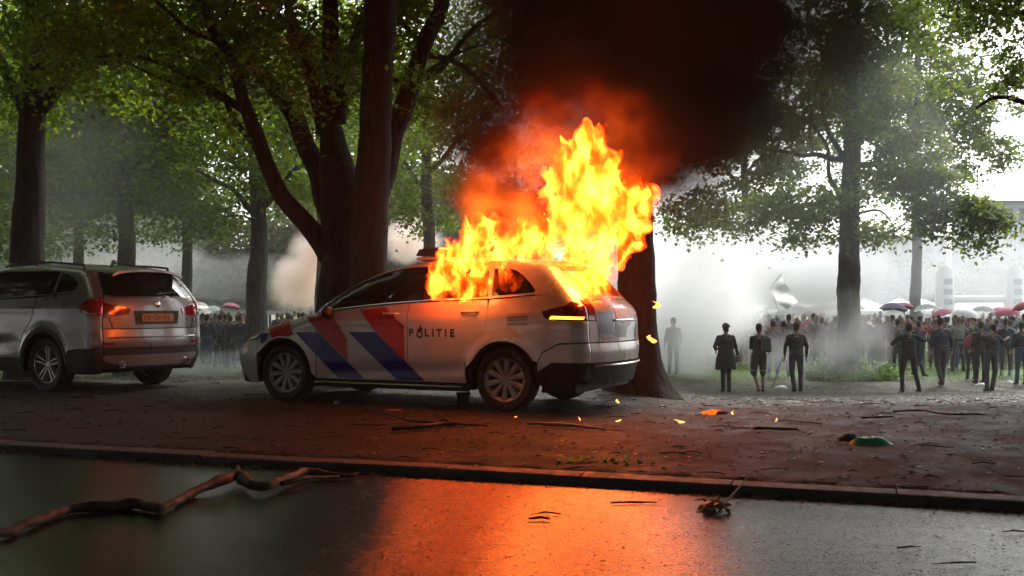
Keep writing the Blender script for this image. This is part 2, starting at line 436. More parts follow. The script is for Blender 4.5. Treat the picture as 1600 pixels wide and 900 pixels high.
def wheel_mesh(style, r, rim):
    m = MB()
    # wheel lies in XZ, outer face towards +y
    m.lathe([(rim, -.10), (rim * 1.0, .085), (rim * .985, .092), (rim * .95, .088), (rim * .93, .02), (rim * .9, -.10)], (0, 0, 0), n=40, mi=0)
    m.lathe([(.001, .066), (.03, .066), (.036, .058), (.036, -.02)], (0, 0, 0), n=16, mi=0)
    m.lathe([(.001, -.03), (rim * .93, -.035)], (0, 0, 0), n=24, mi=1)
    n = 10 if style == 'cover' else 5
    for i in range(n):
        a = 2 * math.pi * i / n + .2
        if style == 'cover':
            w0, w1 = .020, .036
            q = [(.03, -w0), (rim * .93, -w1), (rim * .93, w1), (.03, w0)]
            qs = [q]
        else:
            qs = []
            for sd in (-1, 1):
                qs.append([(.04, sd * .012 - .010), (rim * .94, sd * .040 - .011), (rim * .94, sd * .040 + .011), (.04, sd * .012 + .010)])
        for q in qs:
            vs = []
            for yy, g in ((.0, 1.15), (.05, 1.0), (.062, .55)):
                cy_ = sum(p[1] for p in q) / 4
                for (u, v) in q:
                    v2 = cy_ + (v - cy_) * g
                    yo = yy + .016 * (u / rim) if yy > 0 else yy
                    vs.append((u * math.cos(a) - v2 * math.sin(a), yo, u * math.sin(a) + v2 * math.cos(a)))
            fs = [(8, 9, 10, 11)]
            for k in (0, 4): fs += [(k + j, k + (j + 1) % 4, k + 4 + (j + 1) % 4, k + 4 + j) for j in range(4)]
            m.add(vs, fs, 0)
    if style == 'cover': m.lathe([(rim * .84, .060), (rim * .97, .084)], (0, 0, 0), n=40, mi=0)
    else: m.lathe([(rim * .70, -.08), (rim * .69, -.03), (.05, -.03)], (0, 0, 0), n=28, mi=2)
    return m.mesh('wheel', ang=35)
def tyre_mesh(r, rim, w=.105):
    m = MB()
    m.lathe([(rim * .98, -w * .8), (rim + .03, -w), (r - .03, -w * 1.02), (r - .006, -w * .8), (r, -w * .5), (r, w * .5), (r - .006, w * .8), (r - .03, w * 1.02), (rim + .03, w), (rim * 1.0, w * .84)], (0, 0, 0), n=56)
    return m.mesh('tyre', ang=40)
def add_wheels(root, style, mats, r, rim, xs, yw, names='wheel'):
    wm = wheel_mesh(style, r, rim); tm = tyre_mesh(r, rim)
    for q in mats: wm.materials.append(q)
    tm.materials.append(M['tyre'])
    for x in xs:
        for s in (1, -1):
            o = mesh_obj(names, wm, root, (x, s * yw, r - .004)); o.rotation_euler = (0, random.uniform(0, 3), 0 if s > 0 else math.pi)
            mesh_obj('tyre', tm, o)
def prism(m, poly, y0, y1, mi=0):
    n = len(poly); vs = [(x, y0, z) for x, z in poly] + [(x, y1, z) for x, z in poly]
    m.add(vs, [(i, (i + 1) % n, n + (i + 1) % n, n + i) for i in range(n)], mi)
    T = delaunay_2d_cdt([Vector(p) for p in poly], [(i, (i + 1) % n) for i in range(n)], [], 0, 1e-6)
    for t in T[2]:
        c = (sum(T[0][k].x for k in t) / 3, sum(T[0][k].y for k in t) / 3)
        if inpoly(c, poly):
            for yy in (y0, y1): m.add([(T[0][k].x, yy, T[0][k].y) for k in t], [(0, 1, 2)], mi)
def lower_outline(x0, x1, top, zb, wheels, R):
    """side outline of the dark inner body with wheel wells, front to rear along the bottom"""
    out = [(x1, zb)]
    for cx in sorted(wheels, reverse=True):
        h = max(-1, min(1, (zb - .33) / R)); a0 = math.degrees(math.asin(h))
        out += [(p[0], p[1]) for p in arc(cx, .33, R, a0, 180 - a0, 14)]
    out += [(x0, zb)] + top
    return out
def seats(root, xs, ys, z=.32):
    for x in xs:
        for y in ys:
            m = MB(); m.box((x, y, z + .12), (.5, .5, .2), None, 0, .92)
            m.box((x - .27, y, z + .5), (.14, .48, .6), Matrix.Rotation(-.25, 3, 'Y'), 0, .85)
            m.box((x - .37, y, z + .90), (.09, .25, .17), Matrix.Rotation(-.2, 3, 'Y'), 0, .9)
            m.build('seat', M['seat'], root, sm=False)
def text_part(name, body, size, mat, parent, fn, x0, z0, bold=.0, sg=1, width=None, space=1.0):
    """flat lettering laid on a body surface: reads towards -x (left side) ; fn(x, z)"""
    cu = bpy.data.curves.new(name, 'FONT'); cu.body = body; cu.size = size; cu.offset = bold; cu.space_character = space; cu.resolution_u = 3
    o = bpy.data.objects.new(name, cu); C.objects.link(o); bpy.context.view_layer.update()
    me = bpy.data.meshes.new_from_object(o.evaluated_get(bpy.context.evaluated_depsgraph_get())); bpy.data.objects.remove(o)
    co = [v.co.copy() for v in me.vertices]; mx = max(c.x for c in co); k = (width / mx) if width else 1.0
    for v in me.vertices: v.co = fn(x0 - sg * v.co.x * k, z0 + v.co.y)
    me.materials.append(mat); return mesh_obj(name, me, parent)
# ---------------------------------------------------------------- burning patrol car
def make_police():
    root = empty('police_car', (.285, 11.007, .155), math.radians(155))
    tag(root, 'white police car with red and blue stripes burning at its rear beside the tree', 'car')
    WF, WR, RA = 2.70, 0.0, .375
    Et = [(-.86, 1.06), (-.74, 1.18), (-.60, 1.34), (-.50, 1.435), (-.40, 1.472), (-.1, 1.50), (.3, 1.525), (.7, 1.53), (1.1, 1.52), (1.35, 1.49), (1.6, 1.43), (1.85, 1.335), (2.10, 1.205), (2.28, 1.09),
          (2.42, 1.01), (2.7, .93), (3.0, .85), (3.2, .775), (3.36, .70), (3.46, .60)]
    Rt = [(.15, -.78), (.35, -.84), (.5, -.875), (.62, -.885), (.70, -.87), (.9, -.86), (1.03, -.83), (1.11, -.76), (1.24, -.64), (1.38, -.52), (1.45, -.46), (1.56, -.35)]
    Ft = [(.15, 3.36), (.3, 3.46), (.5, 3.50), (.6, 3.46), (.7, 3.36), (.78, 3.19), (.85, 3.0), (.925, 2.7), (.985, 2.4), (1.03, 2.38), (1.09, 2.28), (1.205, 2.10), (1.335, 1.85), (1.43, 1.6), (1.49, 1.35), (1.56, 1.1)]
    Wt = [(.15, .835), (.24, .865), (.4, .888), (.6, .898), (.8, .905), (.9, .902), (1.0, .888), (1.08, .868), (1.14, .848), (1.3, .79), (1.45, .725), (1.56, .68)]
    def rt(x): return .055 if x < 2.0 else .055 + .12 * smooth(2.0, 2.6, x)
    def feats(x, z):
        a = 0.0
        for cx in (WF, WR):
            d = math.hypot(x - cx, z - .33); a += .014 * math.exp(-((d - .40) / .045) ** 2) if d > .3 and z > .2 else 0
        zc = interp(x, [(-.8, 1.0), (.3, .93), (1.5, .90), (2.6, .86), (3.1, .80)])
        a += .012 * math.exp(-((z - zc) / .03) ** 2) * smooth(-.9, -.4, x) * (1 - smooth(2.7, 3.1, x))
        zl = interp(x, [(0.3, .42), (2.3, .34)]); a -= .016 * math.exp(-((z - zl) / .05) ** 2) * smooth(.3, .6, x) * (1 - smooth(2.0, 2.25, x))
        return a
    B = Body(Et, Rt, Ft, Wt, rt, .13, .32, .13, .05, feats, .035)
    ex = rings(B, -.85, 3.45, .2, 1.5)
    belt = [(-.40, 1.165), (-.2, 1.150), (.2, 1.122), (.85, 1.10), (1.3, 1.075), (1.8, 1.03), (2.22, .985)]
    def bl(x): return pc(x, belt)
    bx = lambda a, b, n=8, dz=0: [(a + (b - a) * i / n, bl(a + (b - a) * i / n) + dz) for i in range(n + 1)]
    topx = lambda a, b, dz, n=12: [(a + (b - a) * i / n, B.E(a + (b - a) * i / n) - dz) for i in range(n + 1)]
    P = M['police']
    # side panels (bottom edge z, gaps 4 mm)
    archF = arc(WF, .33, RA, 0, 180, 18); archR = arc(WR, .33, RA, 0, 180, 18)
    fender = [(2.26, .27)] + [(2.26, .6), (2.24, .985)] + [(x, B.E(x)) for x in (2.35, 2.5, 2.7, 2.85)] + [(2.97, .80), (3.05, .70), (3.06, .52)] + [p for p in archF if p[1] > .3 and p[0] < 3.08 and not (p[0] > 3.0 and p[1] < .52)]
    fdoor = [(1.10, .27), (2.255, .27), (2.255, .60), (2.235, .975)] + bx(2.2, 1.10, 8)
    rdoor = [(.42, .27), (1.095, .27)] + bx(1.095, .19, 6) + [(.17, 1.0), (.19, .80), (.30, .68), (.40, .55), (.43, .42)]
    quarter = [(.17, 1.118)] + bx(.16, -.40, 6) + [(-.47, 1.20), (-.55, 1.34), (-.60, 1.335), (-.66, 1.27), (-.78, 1.15), (-.775, 1.125), (-.60, 1.05), (-.42, 1.0), (-.45, .94), (-.60, .915)] + B.rv(.912, .70) + [(-.60, .69), (-.42, .60), (-.375, .50)] + [p for p in archR[::-1] if p[1] > .48 and (p[0] < -.2 or True) and not (p[0] > .36 and p[1] < .5)] + [(.425, .42), (.405, .56), (.305, .69), (.195, .805), (.175, 1.0)]
    rbump = [(-.375, .495), (-.42, .595), (-.60, .685), (-.86, .695)] + B.rv(.695, .5) + [(-.80, .5), (-.52, .50), (-.37, .40)]
    rdark = [(-.37, .395), (-.52, .495), (-.80, .495)] + B.rv(.495, .32) + [(-.36, .27)]  # lower rear skirt, its black stands in for shade below the bumper
    fbump = [(3.07, .20), (3.06, .52), (3.055, .69), (3.10, .68), (3.36, .63), (3.46, .60), (3.50, .5), (3.46, .3), (3.38, .18)]
    sill = [(.40, .185), (2.30, .185), (2.30, .262), (.38, .262)]
    frame = bx(2.30, -.40, 16, .004) + [(-.47, 1.205), (-.553, 1.344)] + [(x, B.E(x)) for x in np.linspace(-.50, 2.30, 28)]
    # window openings
    def wtop(a, b, n=10): return [(a + (b - a) * i / n, min(B.E(a + (b - a) * i / n) - .052, 1.475)) for i in range(n + 1)]
    wf = bx(.93, 2.20, 8, .022) + [(2.18, 1.06)] + wtop(2.02, .93, 12)
    wr = bx(.19, .87, 6, .028) + wtop(.87, .23, 8)
    wq = [(-.31, 1.19), (.15, 1.155), (.17, 1.44)] + [(.0, 1.437), (-.08, 1.415), (-.17, 1.36), (-.26, 1.28), (-.32, 1.215)]
    hl = [(2.98, .795), (2.88, .868), (3.0, .845), (3.12, .80), (3.25, .745), (3.35, .70), (3.38, .66), (3.2, .68), (3.07, .70)]
    tls = [(-.42, .995), (-.60, 1.045), (-.745, 1.12)] + B.rv(1.12, .916) + [(-.60, .92), (-.455, .945)]
    for s in (1, -1):
        fn = B.side(s); inn = (0, -s * .02, 0)
        def mk(name, poly, mat, g=.004, holes=(), h=.05, sm=True, f=fn, i_=inn, x=ex):
            m = MB(); panel(m, poly, f, h, g, holes, i_, x); return m.build(name, mat, root, ang=50)
        mk('front_fender', fender, P); mk('door', fdoor, P); mk('door', rdoor, P)
        mk('quarter_panel', quarter, P); mk('rear_bumper_side', rbump, P); mk('rear_skirt', rdark, M['under']); mk('front_bumper_side', fbump, P)
        mk('sill', sill, M['black'], 0)
        m = MB(); m.tube([(2.28 - i * .1, s * (B.w(2.28 - i * .1, .25) + .006), .232 + .0 * i) for i in range(19)], .011, 6); m.build('sill_strip', M['chrome'], root)
        mk('window_frame', frame, P, .001, (wf, wr, wq))
        g2 = B.side(s, -.008)
        mk('window', wf, M['glass'], .0, (), .08, True, g2, (0, -s * .004, 0))
        if s < 0: mk('window', wr, M['glass'], .0, (), .08, True, g2, (0, -s * .004, 0))
        mk('door_pillar', [(.865, bl(.87) + .026), (.935, bl(.93) + .026), (.935, 1.472), (.865, 1.474)], M['black'], .0, (), .05, True, B.side(s, .002))
        mk('window', wq, M['glass'], .0, (), .08, True, g2, (0, -s * .004, 0))
        # bright waist strip, mirror, handles
        m = MB(); m.tube([(x, s * (B.w(x, bl(x) + .012) + .004), bl(x) + .012) for x in np.linspace(-.33, 2.16, 30)], .009, 6); m.build('waist_strip', M['chrome'], root)
        for hx, hz in ((1.29, .975), (.36, 1.0)):
            m = MB(); wy = B.w(hx, hz)
            m.tube([(hx + .11, s * (wy - .002), hz), (hx + .09, s * (wy + .026), hz), (hx - .06, s * (wy + .030), hz), (hx - .09, s * (wy - .002), hz)], [.011, .014, .014, .010], 8)
            m.build('door_handle', P, root)
        m = MB(); m.ball((2.02, s * 1.0, .985), (.06, .10, .068), 12, 8); m.tube([(2.06, s * .86, .955), (2.03, s * .97, .965)], .022, 6); m.build('wing_mirror', M['black'], root)
        mk('headlight', hl, M['lamp_clear'], .003)
        mk('tail_light', tls, M['lamp_burnt'], .003)
        for cx in (WF, WR):
            lp = MB(); lp.tube([(p[0], s * (B.w(p[0], p[1]) - .03), p[1]) for p in arc(cx, .33, RA - .004, -8, 188, 22)], .026, 6); lp.build('arch_liner', M['under'], root)
    # amber indicator glowing low in the near tail light
    m = MB(); panel(m, [(-.50, .930), (-.83, .925), (-.835, .950), (-.52, .958)], B.side(1, .006), .03, 0, (), (0, -.01, 0)); m.build('indicator', M['amber'], root)
    # fuel vent louvres behind the rear door
    m = MB()
    for i in range(4): panel(m, [(-.05, .99 - i * .035), (-.27, 1.0 - i * .035), (-.27, .982 - i * .035), (-.05, .972 - i * .035)], B.side(1, .004), .05, 0, (), (0, -.01, 0))
    m.build('vent_print', pbr('grey print', (.30, .27, .23), .5), root)
    # vinyl stripes on the camera side, then mirrored
    stripes = [('red_vinyl', [(2.97, .865), (2.72, .915), (2.64, .915), (2.54, .745), (2.62, .722), (2.74, .728), (2.83, .70)]),
               ('blue_vinyl', [(3.04, .755), (2.885, .755), (2.90, .70), (2.93, .665), (2.99, .63)]),
               ('red_vinyl', [(2.40, .965), (2.26, 1.0), (2.22, .965), (2.05, .965), (1.985, .90), (1.85, .70), (1.85, .475), (2.205, .775)]),
               ('blue_vinyl', [(2.52, .772), (2.215, .772), (1.64, .285), (1.98, .285)]),
               ('red_vinyl', [(1.69, 1.02), (1.38, 1.045), (1.13, .85), (1.13, .485), (1.475, .785)]),
               ('blue_vinyl', [(1.82, .782), (1.485, .782), (.90, .285), (1.24, .285)])]
    for s in (1, -1):
        for mt, q in stripes:
            m = MB(); panel(m, q, B.side(s, .006), .04, 0, (), (0, 0, 0), ex); m.build('stripe', M[mt], root, ang=50)
    # wording
    fn = B.side(1, .003)
    text_part('lettering', 'P', .105, M['ink'], root, fn, 1.075, .745, .004)
    for ch, xo in (('L', .888), ('I', .800), ('T', .750), ('I', .652), ('E', .592)): text_part('lettering', ch, .108, M['ink'], root, fn, xo, .745, .004)
    m = MB(); panel(m, arc(.945, .765, .040, 0, 350, 20), B.side(1, .003), .03, 0, [arc(.945, .765, .022, 0, 350, 14)]); panel(m, [(.975, .80), (.965, .835), (.95, .815), (.942, .885), (.925, .83), (.915, .845), (.912, .80)], B.side(1, .003), .03)
    m.build('crest', M['ink'], root)
    # top: bonnet, windscreen, roof
    def top(name, x0, x1, mat, n=10, y0=-1, y1=1):
        m = MB(); f = B.top(); nx = max(4, int((x1 - x0) / .06)); vs = []
        for i in range(nx + 1):
            for j in range(n * 2 + 1):
                y = y0 + (y1 - y0) * j / (2 * n); y = math.sin(y * math.pi / 2); vs.append(f(x0 + (x1 - x0) * i / nx, y))
        w_ = 2 * n + 1; m.add(vs, [(i * w_ + j, i * w_ + j + 1, (i + 1) * w_ + j + 1, (i + 1) * w_ + j) for i in range(nx) for j in range(w_ - 1)]); return m.build(name, mat, root, ang=60)
    top('bonnet', 2.30, 3.46, P); top('windscreen', 1.42, 2.295, M['glass']); top('roof', -.52, 1.415, M['police_roof'])
    # rear face
    g = B.rear(); inn = (.02, 0, 0)
    def rk(name, poly, mat, gap=.003, holes=(), off=0, h=.05):
        m = MB(); panel(m, poly, B.rear(off), h, gap, holes, inn); return m.build(name, mat, root, ang=50)
    rk('tailgate', [(-.60, .70), (.60, .70), (.63, .92), (.60, 1.10), (.35, 1.125), (-.35, 1.125), (-.60, 1.10), (-.63, .92)], M['police_tail'])
    ring = [(-.9, 1.12), (.9, 1.12), (.9, 1.42), (-.9, 1.42)]
    rk('tailgate_frame', [(-.75, 1.13), (.75, 1.13), (.75, 1.46), (-.75, 1.46)], M['police_roof'], .0, ([(-.58, 1.165), (.58, 1.165), (.50, 1.41), (-.50, 1.41)],))
    rk('rear_bumper', [(-.95, .50), (.95, .50), (.95, .694), (-.95, .694)], P); rk('rear_skirt', [(-.95, .32), (-.5, .27), (.5, .27), (.95, .32), (.95, .496), (-.95, .496)], M['under'])  # skirt blackened to carry the shade under the bumper
    for s in (1, -1): rk('rear_corner', [(s * .605, .70), (s * .95, .70), (s * .95, .912), (s * .635, .912)], P)
    m = MB(); m.tube([(g(y, .47)[0] - .012, g(y, .47)[1], .47) for y in np.linspace(-.7, .7, 16)], .012, 6); m.build('bumper_strip', M['chrome'], root)
    for s in (1, -1):
        rk('tail_light', [(s * .645, .915), (s * .95, .915), (s * .95, 1.12), (s * .61, 1.12)], M['lamp_burnt'], .003, (), .004)
    for mt, q in (('blue_sooty', [(.60, .78), (.60, 1.0), (.33, 1.0), (.36, .76)]), ('red_sooty', [(.60, .775), (.36, .755), (.25, .71), (.56, .71)]), ('blue_sooty', [(.34, .74), (.05, .74), (.0, .82), (.30, .90)]),
                  ('red_sooty', [(.02, .83), (-.22, .90), (-.1, .95), (.25, .91)]), ('red_sooty', [(-.30, .71), (-.57, .71), (-.60, 1.0), (-.45, 1.02)])):
        m = MB(); panel(m, q, B.rear(.003), .05, 0); m.build('stripe', M[mt], root)
    m = MB(); panel(m, [(.27, .93), (-.27, .93), (-.27, 1.035), (.27, 1.035)], B.rear(.006), .05, 0, (), (.01, 0, 0)); m.build('number_plate', M['plate'], root)
    m = MB(); m.tube([(g(y, .915)[0] - .012, g(y, .915)[1], .915) for y in np.linspace(-.33, .33, 8)], .012, 6); m.build('tailgate_trim', M['chrome'], root)
    m = MB(); m.box((-.88, 0, .55), (.02, .30, .05)); m.build('fog_lamp', M['lamp_burnt'], root)
    # front face (turned away)
    def fk(name, poly, mat, off=0):
        m = MB(); panel(m, poly, B.front(off), .06, .003, (), (-.02, 0, 0)); m.build(name, mat, root, ang=50)
    fk('front_bumper', [(-.95, .2), (.95, .2), (.95, .66), (-.95, .66)], P); fk('grille', [(-.36, .42), (.36, .42), (.42, .62), (-.42, .62)], M['black'], .006)
    fk('bumper_intake', [(-.6, .22), (.6, .22), (.55, .36), (-.55, .36)], M['black'], .006)
    # inner body and cabin
    m = MB(); tp = [(-.78, .95), (-.70, 1.06), (.8, 1.04), (2.2, .95), (2.7, .86), (3.1, .72), (3.36, .55)]
    prism(m, lower_outline(-.74, 3.3, tp, .2, (WF, WR), .40), -.80, .80); m.build('underbody', M['under'], root, sm=False)
    m = MB()
    for s in (1, -1):                                         # soot black door linings
        m.box((1.2, s * .79, 1.03), (1.9, .04, .12))
    m.box((2.0, 0, 1.0), (.3, 1.45, .16)); m.build('dashboard', M['seat'], root, sm=False)
    seats(root, (1.35,), (.36, -.36), .52); seats(root, (.45,), (.36, -.36), .55)
    m = MB(); m.lathe([(.18 + .014 * math.cos(a), .014 * math.sin(a)) for a in np.linspace(0, 2 * math.pi, 8, endpoint=False)], (0, 0, 0), 'x', 24, closed=True)
    o = m.build('steering_wheel', M['black'], root); o.location = (1.80, .36, 1.03); o.rotation_euler = (0, -.4, 0)
    # roof light bar
    m = MB(); zb = 1.582
    m.box((1.07, 0, zb - .012), (.30, 1.02, .035), None, 0, .95); m.build('light_bar_base', M['white'], root, sm=False)
    m = MB(); m.box((1.07, 0, zb + .052), (.26, 1.10, .075), None, 0, .90); m.box((1.07, 0, zb + .10), (.20, .95, .02), None, 0, .9); m.build('light_bar', pbr('smoked lens', (.035, .04, .055), .25), root, sm=False)
    add_wheels(root, 'cover', [M['steel_white'], M['under'], M['alloy']], .322, .225, (WF, WR), .765)
    return root, B
police, PB = make_police()
# ---------------------------------------------------------------- grey SUV
def make_suv():
    root = empty('parked_suv', (-5.40, 13.575, .135), math.radians(150))
    tag(root, 'grey metallic SUV parked ahead of the burning car, orange firelight on its tailgate', 'car')
    WF, WR, RA = 2.67, 0.0, .405
    Et = [(-.93, 1.18), (-.86, 1.28), (-.74, 1.43), (-.62, 1.52), (-.45, 1.545), (-.1, 1.575), (.5, 1.60), (1.0, 1.59), (1.4, 1.54), (1.75, 1.42), (2.1, 1.24), (2.3, 1.11), (2.5, 1.06), (2.9, 1.01), (3.2, .94), (3.38, .86), (3.46, .74)]
    Rt = [(.2, -.78), (.35, -.86), (.5, -.90), (.65, -.915), (.8, -.90), (1.0, -.90), (1.15, -.88), (1.28, -.80), (1.43, -.68), (1.52, -.58), (1.6, -.5)]
    Ft = [(.2, 3.38), (.4, 3.47), (.7, 3.46), (.86, 3.38), (.94, 3.2), (1.01, 2.9), (1.06, 2.5), (1.11, 2.3), (1.24, 2.1), (1.42, 1.75), (1.54, 1.4), (1.6, 1.2)]
    Wt = [(.2, .86), (.35, .90), (.55, .915), (.8, .918), (.98, .912), (1.1, .90), (1.2, .868), (1.4, .795), (1.55, .73), (1.62, .69)]
    def feats(x, z):
        a = 0.0
        for cx in (WF, WR):
            d = math.hypot(x - cx, z - .35); a += .016 * math.exp(-((d - .44) / .05) ** 2) if d > .3 else 0
        a += .018 * math.exp(-((z - 1.045) / .028) ** 2) * smooth(-.9, -.5, x) * (1 - smooth(2.4, 3.0, x))
        a -= .018 * math.exp(-((z - interp(x, [(.4, .62), (2.2, .5)])) / .08) ** 2) * smooth(.4, .8, x) * (1 - smooth(2.0, 2.3, x))
        return a
    B = Body(Et, Rt, Ft, Wt, lambda x: .06 if x < 2.2 else .13, .15, .3, .12, .045, feats, .03)
    ex = rings(B, -.9, 3.4, .25, 1.55)
    P = M['suv']
    bl = lambda x: pc(x, [(-.5, 1.235), (0, 1.20), (.9, 1.165), (2.3, 1.10)])
    bx = lambda a, b, n=8, dz=0: [(a + (b - a) * i / n, bl(a + (b - a) * i / n) + dz) for i in range(n + 1)]
    arR = arc(WR, .35, RA, 0, 180, 18); arF = arc(WF, .35, RA, 0, 180, 18)
    cR = arc(WR, .35, RA + .055, 4, 176, 18); cF = arc(WF, .35, RA + .055, 4, 176, 18)
    quarter = cR[::-1][0:0] + [(.47, .42)] + cR[1:-1] + [(-.46, .53), (-.60, .55)] + B.rv(.56, .965, 10) + [(-.70, 1.0), (-.66, 1.09), (-.80, 1.17)] + B.rv(1.18, 1.50, 8) + [(-.52, 1.36)] + bx(-.50, .16, 6, 0) + [(.19, 1.02), (.24, .90), (.40, .72), (.46, .58)]
    rdoor = [(.475, .42), (1.14, .42)] + bx(1.14, .165, 8) + [(.195, 1.02), (.245, .90), (.405, .72), (.465, .58)]
    fdoor = [(1.145, .42), (2.22, .42), (2.22, .9), (2.24, 1.095)] + bx(2.2, 1.145, 8)
    fender = [(2.225, .42)] + [(2.225, .9), (2.26, 1.10)] + [(x, B.E(x)) for x in (2.4, 2.6, 2.9, 3.1)] + [(3.2, .80), (3.18, .42)] + cF[1:-1]
    frame = bx(2.32, -.50, 16, .004) + [(-.52, 1.362), (-.602, 1.507)] + [(x, B.E(x)) for x in np.linspace(-.57, 2.28, 28)]
    wt = lambda a, b, n=10: [(a + (b - a) * i / n, min(B.E(a + (b - a) * i / n) - .065, 1.525)) for i in range(n + 1)]
    wf = bx(1.19, 2.12, 8, .028) + wt(2.0, 1.19, 10)
    wr = bx(-.10, 1.12, 6, .028) + wt(1.12, -.12, 8)
    wq = bx(-.45, -.14, 3, .03) + [(-.155, 1.50), (-.26, 1.475), (-.40, 1.43), (-.52, 1.37), (-.56, 1.33), (-.545, 1.285)]
    for s in (1, -1):
        fn = B.side(s); inn = (0, -s * .02, 0)
        def mk(name, poly, mat, g=.004, holes=(), h=.05, f=fn, i_=inn):
            m = MB(); panel(m, poly, f, h, g, holes, i_, ex); return m.build(name, mat, root, ang=50)
        mk('quarter_panel', quarter, P); mk('door', rdoor, P); mk('door', fdoor, P); mk('front_fender', fender, P); mk('window_frame', frame, P, .001, (wf, wr, wq))
        g2 = B.side(s, -.008)
        for q in (wf, wr, wq): mk('window', q, M['glass'], 0, (), .08, g2, (0, -s * .004, 0))
        mk('wheel_arch_cladding', arR + [(-.46, .38)] + cR[::-1] + [(.46, .38)], M['clad'], .001, (), .05, B.side(s, .004))
        mk('wheel_arch_cladding', arF + [(2.21, .38)] + cF[::-1] + [(3.13, .38)], M['clad'], .001, (), .05, B.side(s, .004))
        mk('sill_cladding', [(.40, .24), (2.27, .24), (2.22, .415), (.46, .415)], M['clad'], .001)
        mk('bumper_cladding', [(-.40, .24), (-.47, .50), (-.60, .545)] + B.rv(.555, .24, 8), M['clad'], .001)
        mk('front_cladding', [(3.08, .24), (3.18, .415), (3.2, .8), (3.40, .84), (3.46, .74), (3.47, .5), (3.38, .24)], M['clad'], .001)
        mk('tail_light', [(-.66, 1.09), (-.70, 1.0)] + B.rv(.965, 1.178, 6) + [(-.80, 1.17)], M['lamp_red'], .002)
        m = MB(); m.tube([(x, s * (B.w(x, B.E(x)) + .005), B.E(x) + .045 + .0 * x) for x in np.linspace(-.45, 1.5, 24)], .016, 6)
        for x in (-.45, .5, 1.5): m.tube([(x, s * (B.w(x, B.E(x)) + .0), B.E(x) - .01), (x, s * (B.w(x, B.E(x)) + .005), B.E(x) + .045)], .018, 6)
        m.build('roof_rail', M['black'], root)
        m = MB(); m.tube([(x, s * (B.w(x, bl(x) + .012) + .004), bl(x) + .012) for x in np.linspace(-.47, 2.16, 30)], .008, 6); m.build('waist_strip', M['black'], root)
        for hx, hz in ((1.35, 1.05), (.33, 1.075)):
            wy = B.w(hx, hz); m = MB(); m.tube([(hx + .11, s * (wy - .002), hz), (hx + .09, s * (wy + .03), hz), (hx - .06, s * (wy + .034), hz), (hx - .09, s * (wy - .002), hz)], [.011, .015, .015, .010], 8); m.build('door_handle', P, root)
        m = MB(); m.ball((2.0, s * 1.04, 1.16), (.065, .12, .085), 12, 8); m.tube([(2.05, s * .87, 1.1), (2.02, s * 1.0, 1.12)], .025, 6); m.build('wing_mirror', P, root)
    def top(name, x0, x1, mat, n=10):
        m = MB(); f = B.top(); nx = max(4, int((x1 - x0) / .06)); vs = []
        for i in range(nx + 1):
            for j in range(n * 2 + 1): vs.append(f(x0 + (x1 - x0) * i / nx, math.sin((-1 + j / n) * math.pi / 2)))
        w_ = 2 * n + 1; m.add(vs, [(i * w_ + j, i * w_ + j + 1, (i + 1) * w_ + j + 1, (i + 1) * w_ + j) for i in range(nx) for j in range(w_ - 1)]); return m.build(name, mat, root, ang=60)
    top('bonnet', 2.34, 3.46, P); top('windscreen', 1.5, 2.335, M['glass']); top('roof', -.60, 1.495, P)
    # roof spoiler over the rear window
    m = MB(); vs = []
    for i in range(5):
        x = -.55 - i * .075
        for j in range(17):
            u = -1 + j / 8; wt_ = .57 - .02 * i / 4; vs.append((x - .05 * (1 - u * u), u * wt_, 1.535 + .052 * (1 - abs(u) ** 2.2) - .010 * i - (.0 if abs(u) < .95 else .02)))
    m.add(vs, [(i * 17 + j, i * 17 + j + 1, (i + 1) * 17 + j + 1, (i + 1) * 17 + j) for i in range(4) for j in range(16)])
    vv = [(v[0], v[1], v[2] - .03) for v in vs]; m.add(vv, [(i * 17 + j, i * 17 + j + 1, (i + 1) * 17 + j + 1, (i + 1) * 17 + j) for i in range(4) for j in range(16)])
    m.add(vs[-17:] + vv[-17:], [(j, j + 1, 17 + j + 1, 17 + j) for j in range(16)]); m.build('roof_spoiler', P, root, ang=50)
    inn = (.02, 0, 0)
    def rk(name, poly, mat, gap=.003, holes=(), off=0, h=.05, i_=inn):
        m = MB(); panel(m, poly, B.rear(off), h, gap, holes, i_); return m.build(name, mat, root, ang=50)
    rk('tailgate', [(-.95, 1.16), (-.95, 1.19), (.95, 1.19), (.95, 1.16), (.86, 1.14), (.80, .96), (.66, .93), (.62, .80), (-.62, .80), (-.66, .93), (-.80, .96), (-.86, 1.14)], P)
    rk('tailgate_corner', [(.675, .935), (.95, .955), (.95, .80), (.63, .80)], P); rk('tailgate_corner', [(-.675, .935), (-.95, .955), (-.95, .80), (-.63, .80)], P)
    rk('rear_window_frame', [(-.95, 1.193), (.95, 1.193), (.95, 1.53), (-.95, 1.53)], P, .001, ([(-.72, 1.245), (-.60, 1.215), (.60, 1.215), (.72, 1.245), (.66, 1.44), (.60, 1.50), (-.60, 1.50), (-.66, 1.44)],))
    rk('rear_window', [(-.74, 1.235), (-.60, 1.205), (.60, 1.205), (.74, 1.235), (.68, 1.45), (.60, 1.51), (-.60, 1.51), (-.68, 1.45)], M['glass'], 0, (), .004, .08, (.006, 0, 0))
    rk('rear_bumper', [(-.95, .56), (.95, .56), (.95, .795), (-.95, .795)], P)
    rk('bumper_cladding', [(-.95, .30), (.95, .30), (.95, .556), (-.95, .556)], M['clad'], .001)
    rk('skid_plate', [(-.42, .33), (.42, .33), (.56, .35), (.78, .43), (.74, .47), (-.74, .47), (-.78, .43), (-.56, .35)], M['skid'], 0, (), .02, .05, (.03, 0, 0))
    m = MB(); g = B.rear()
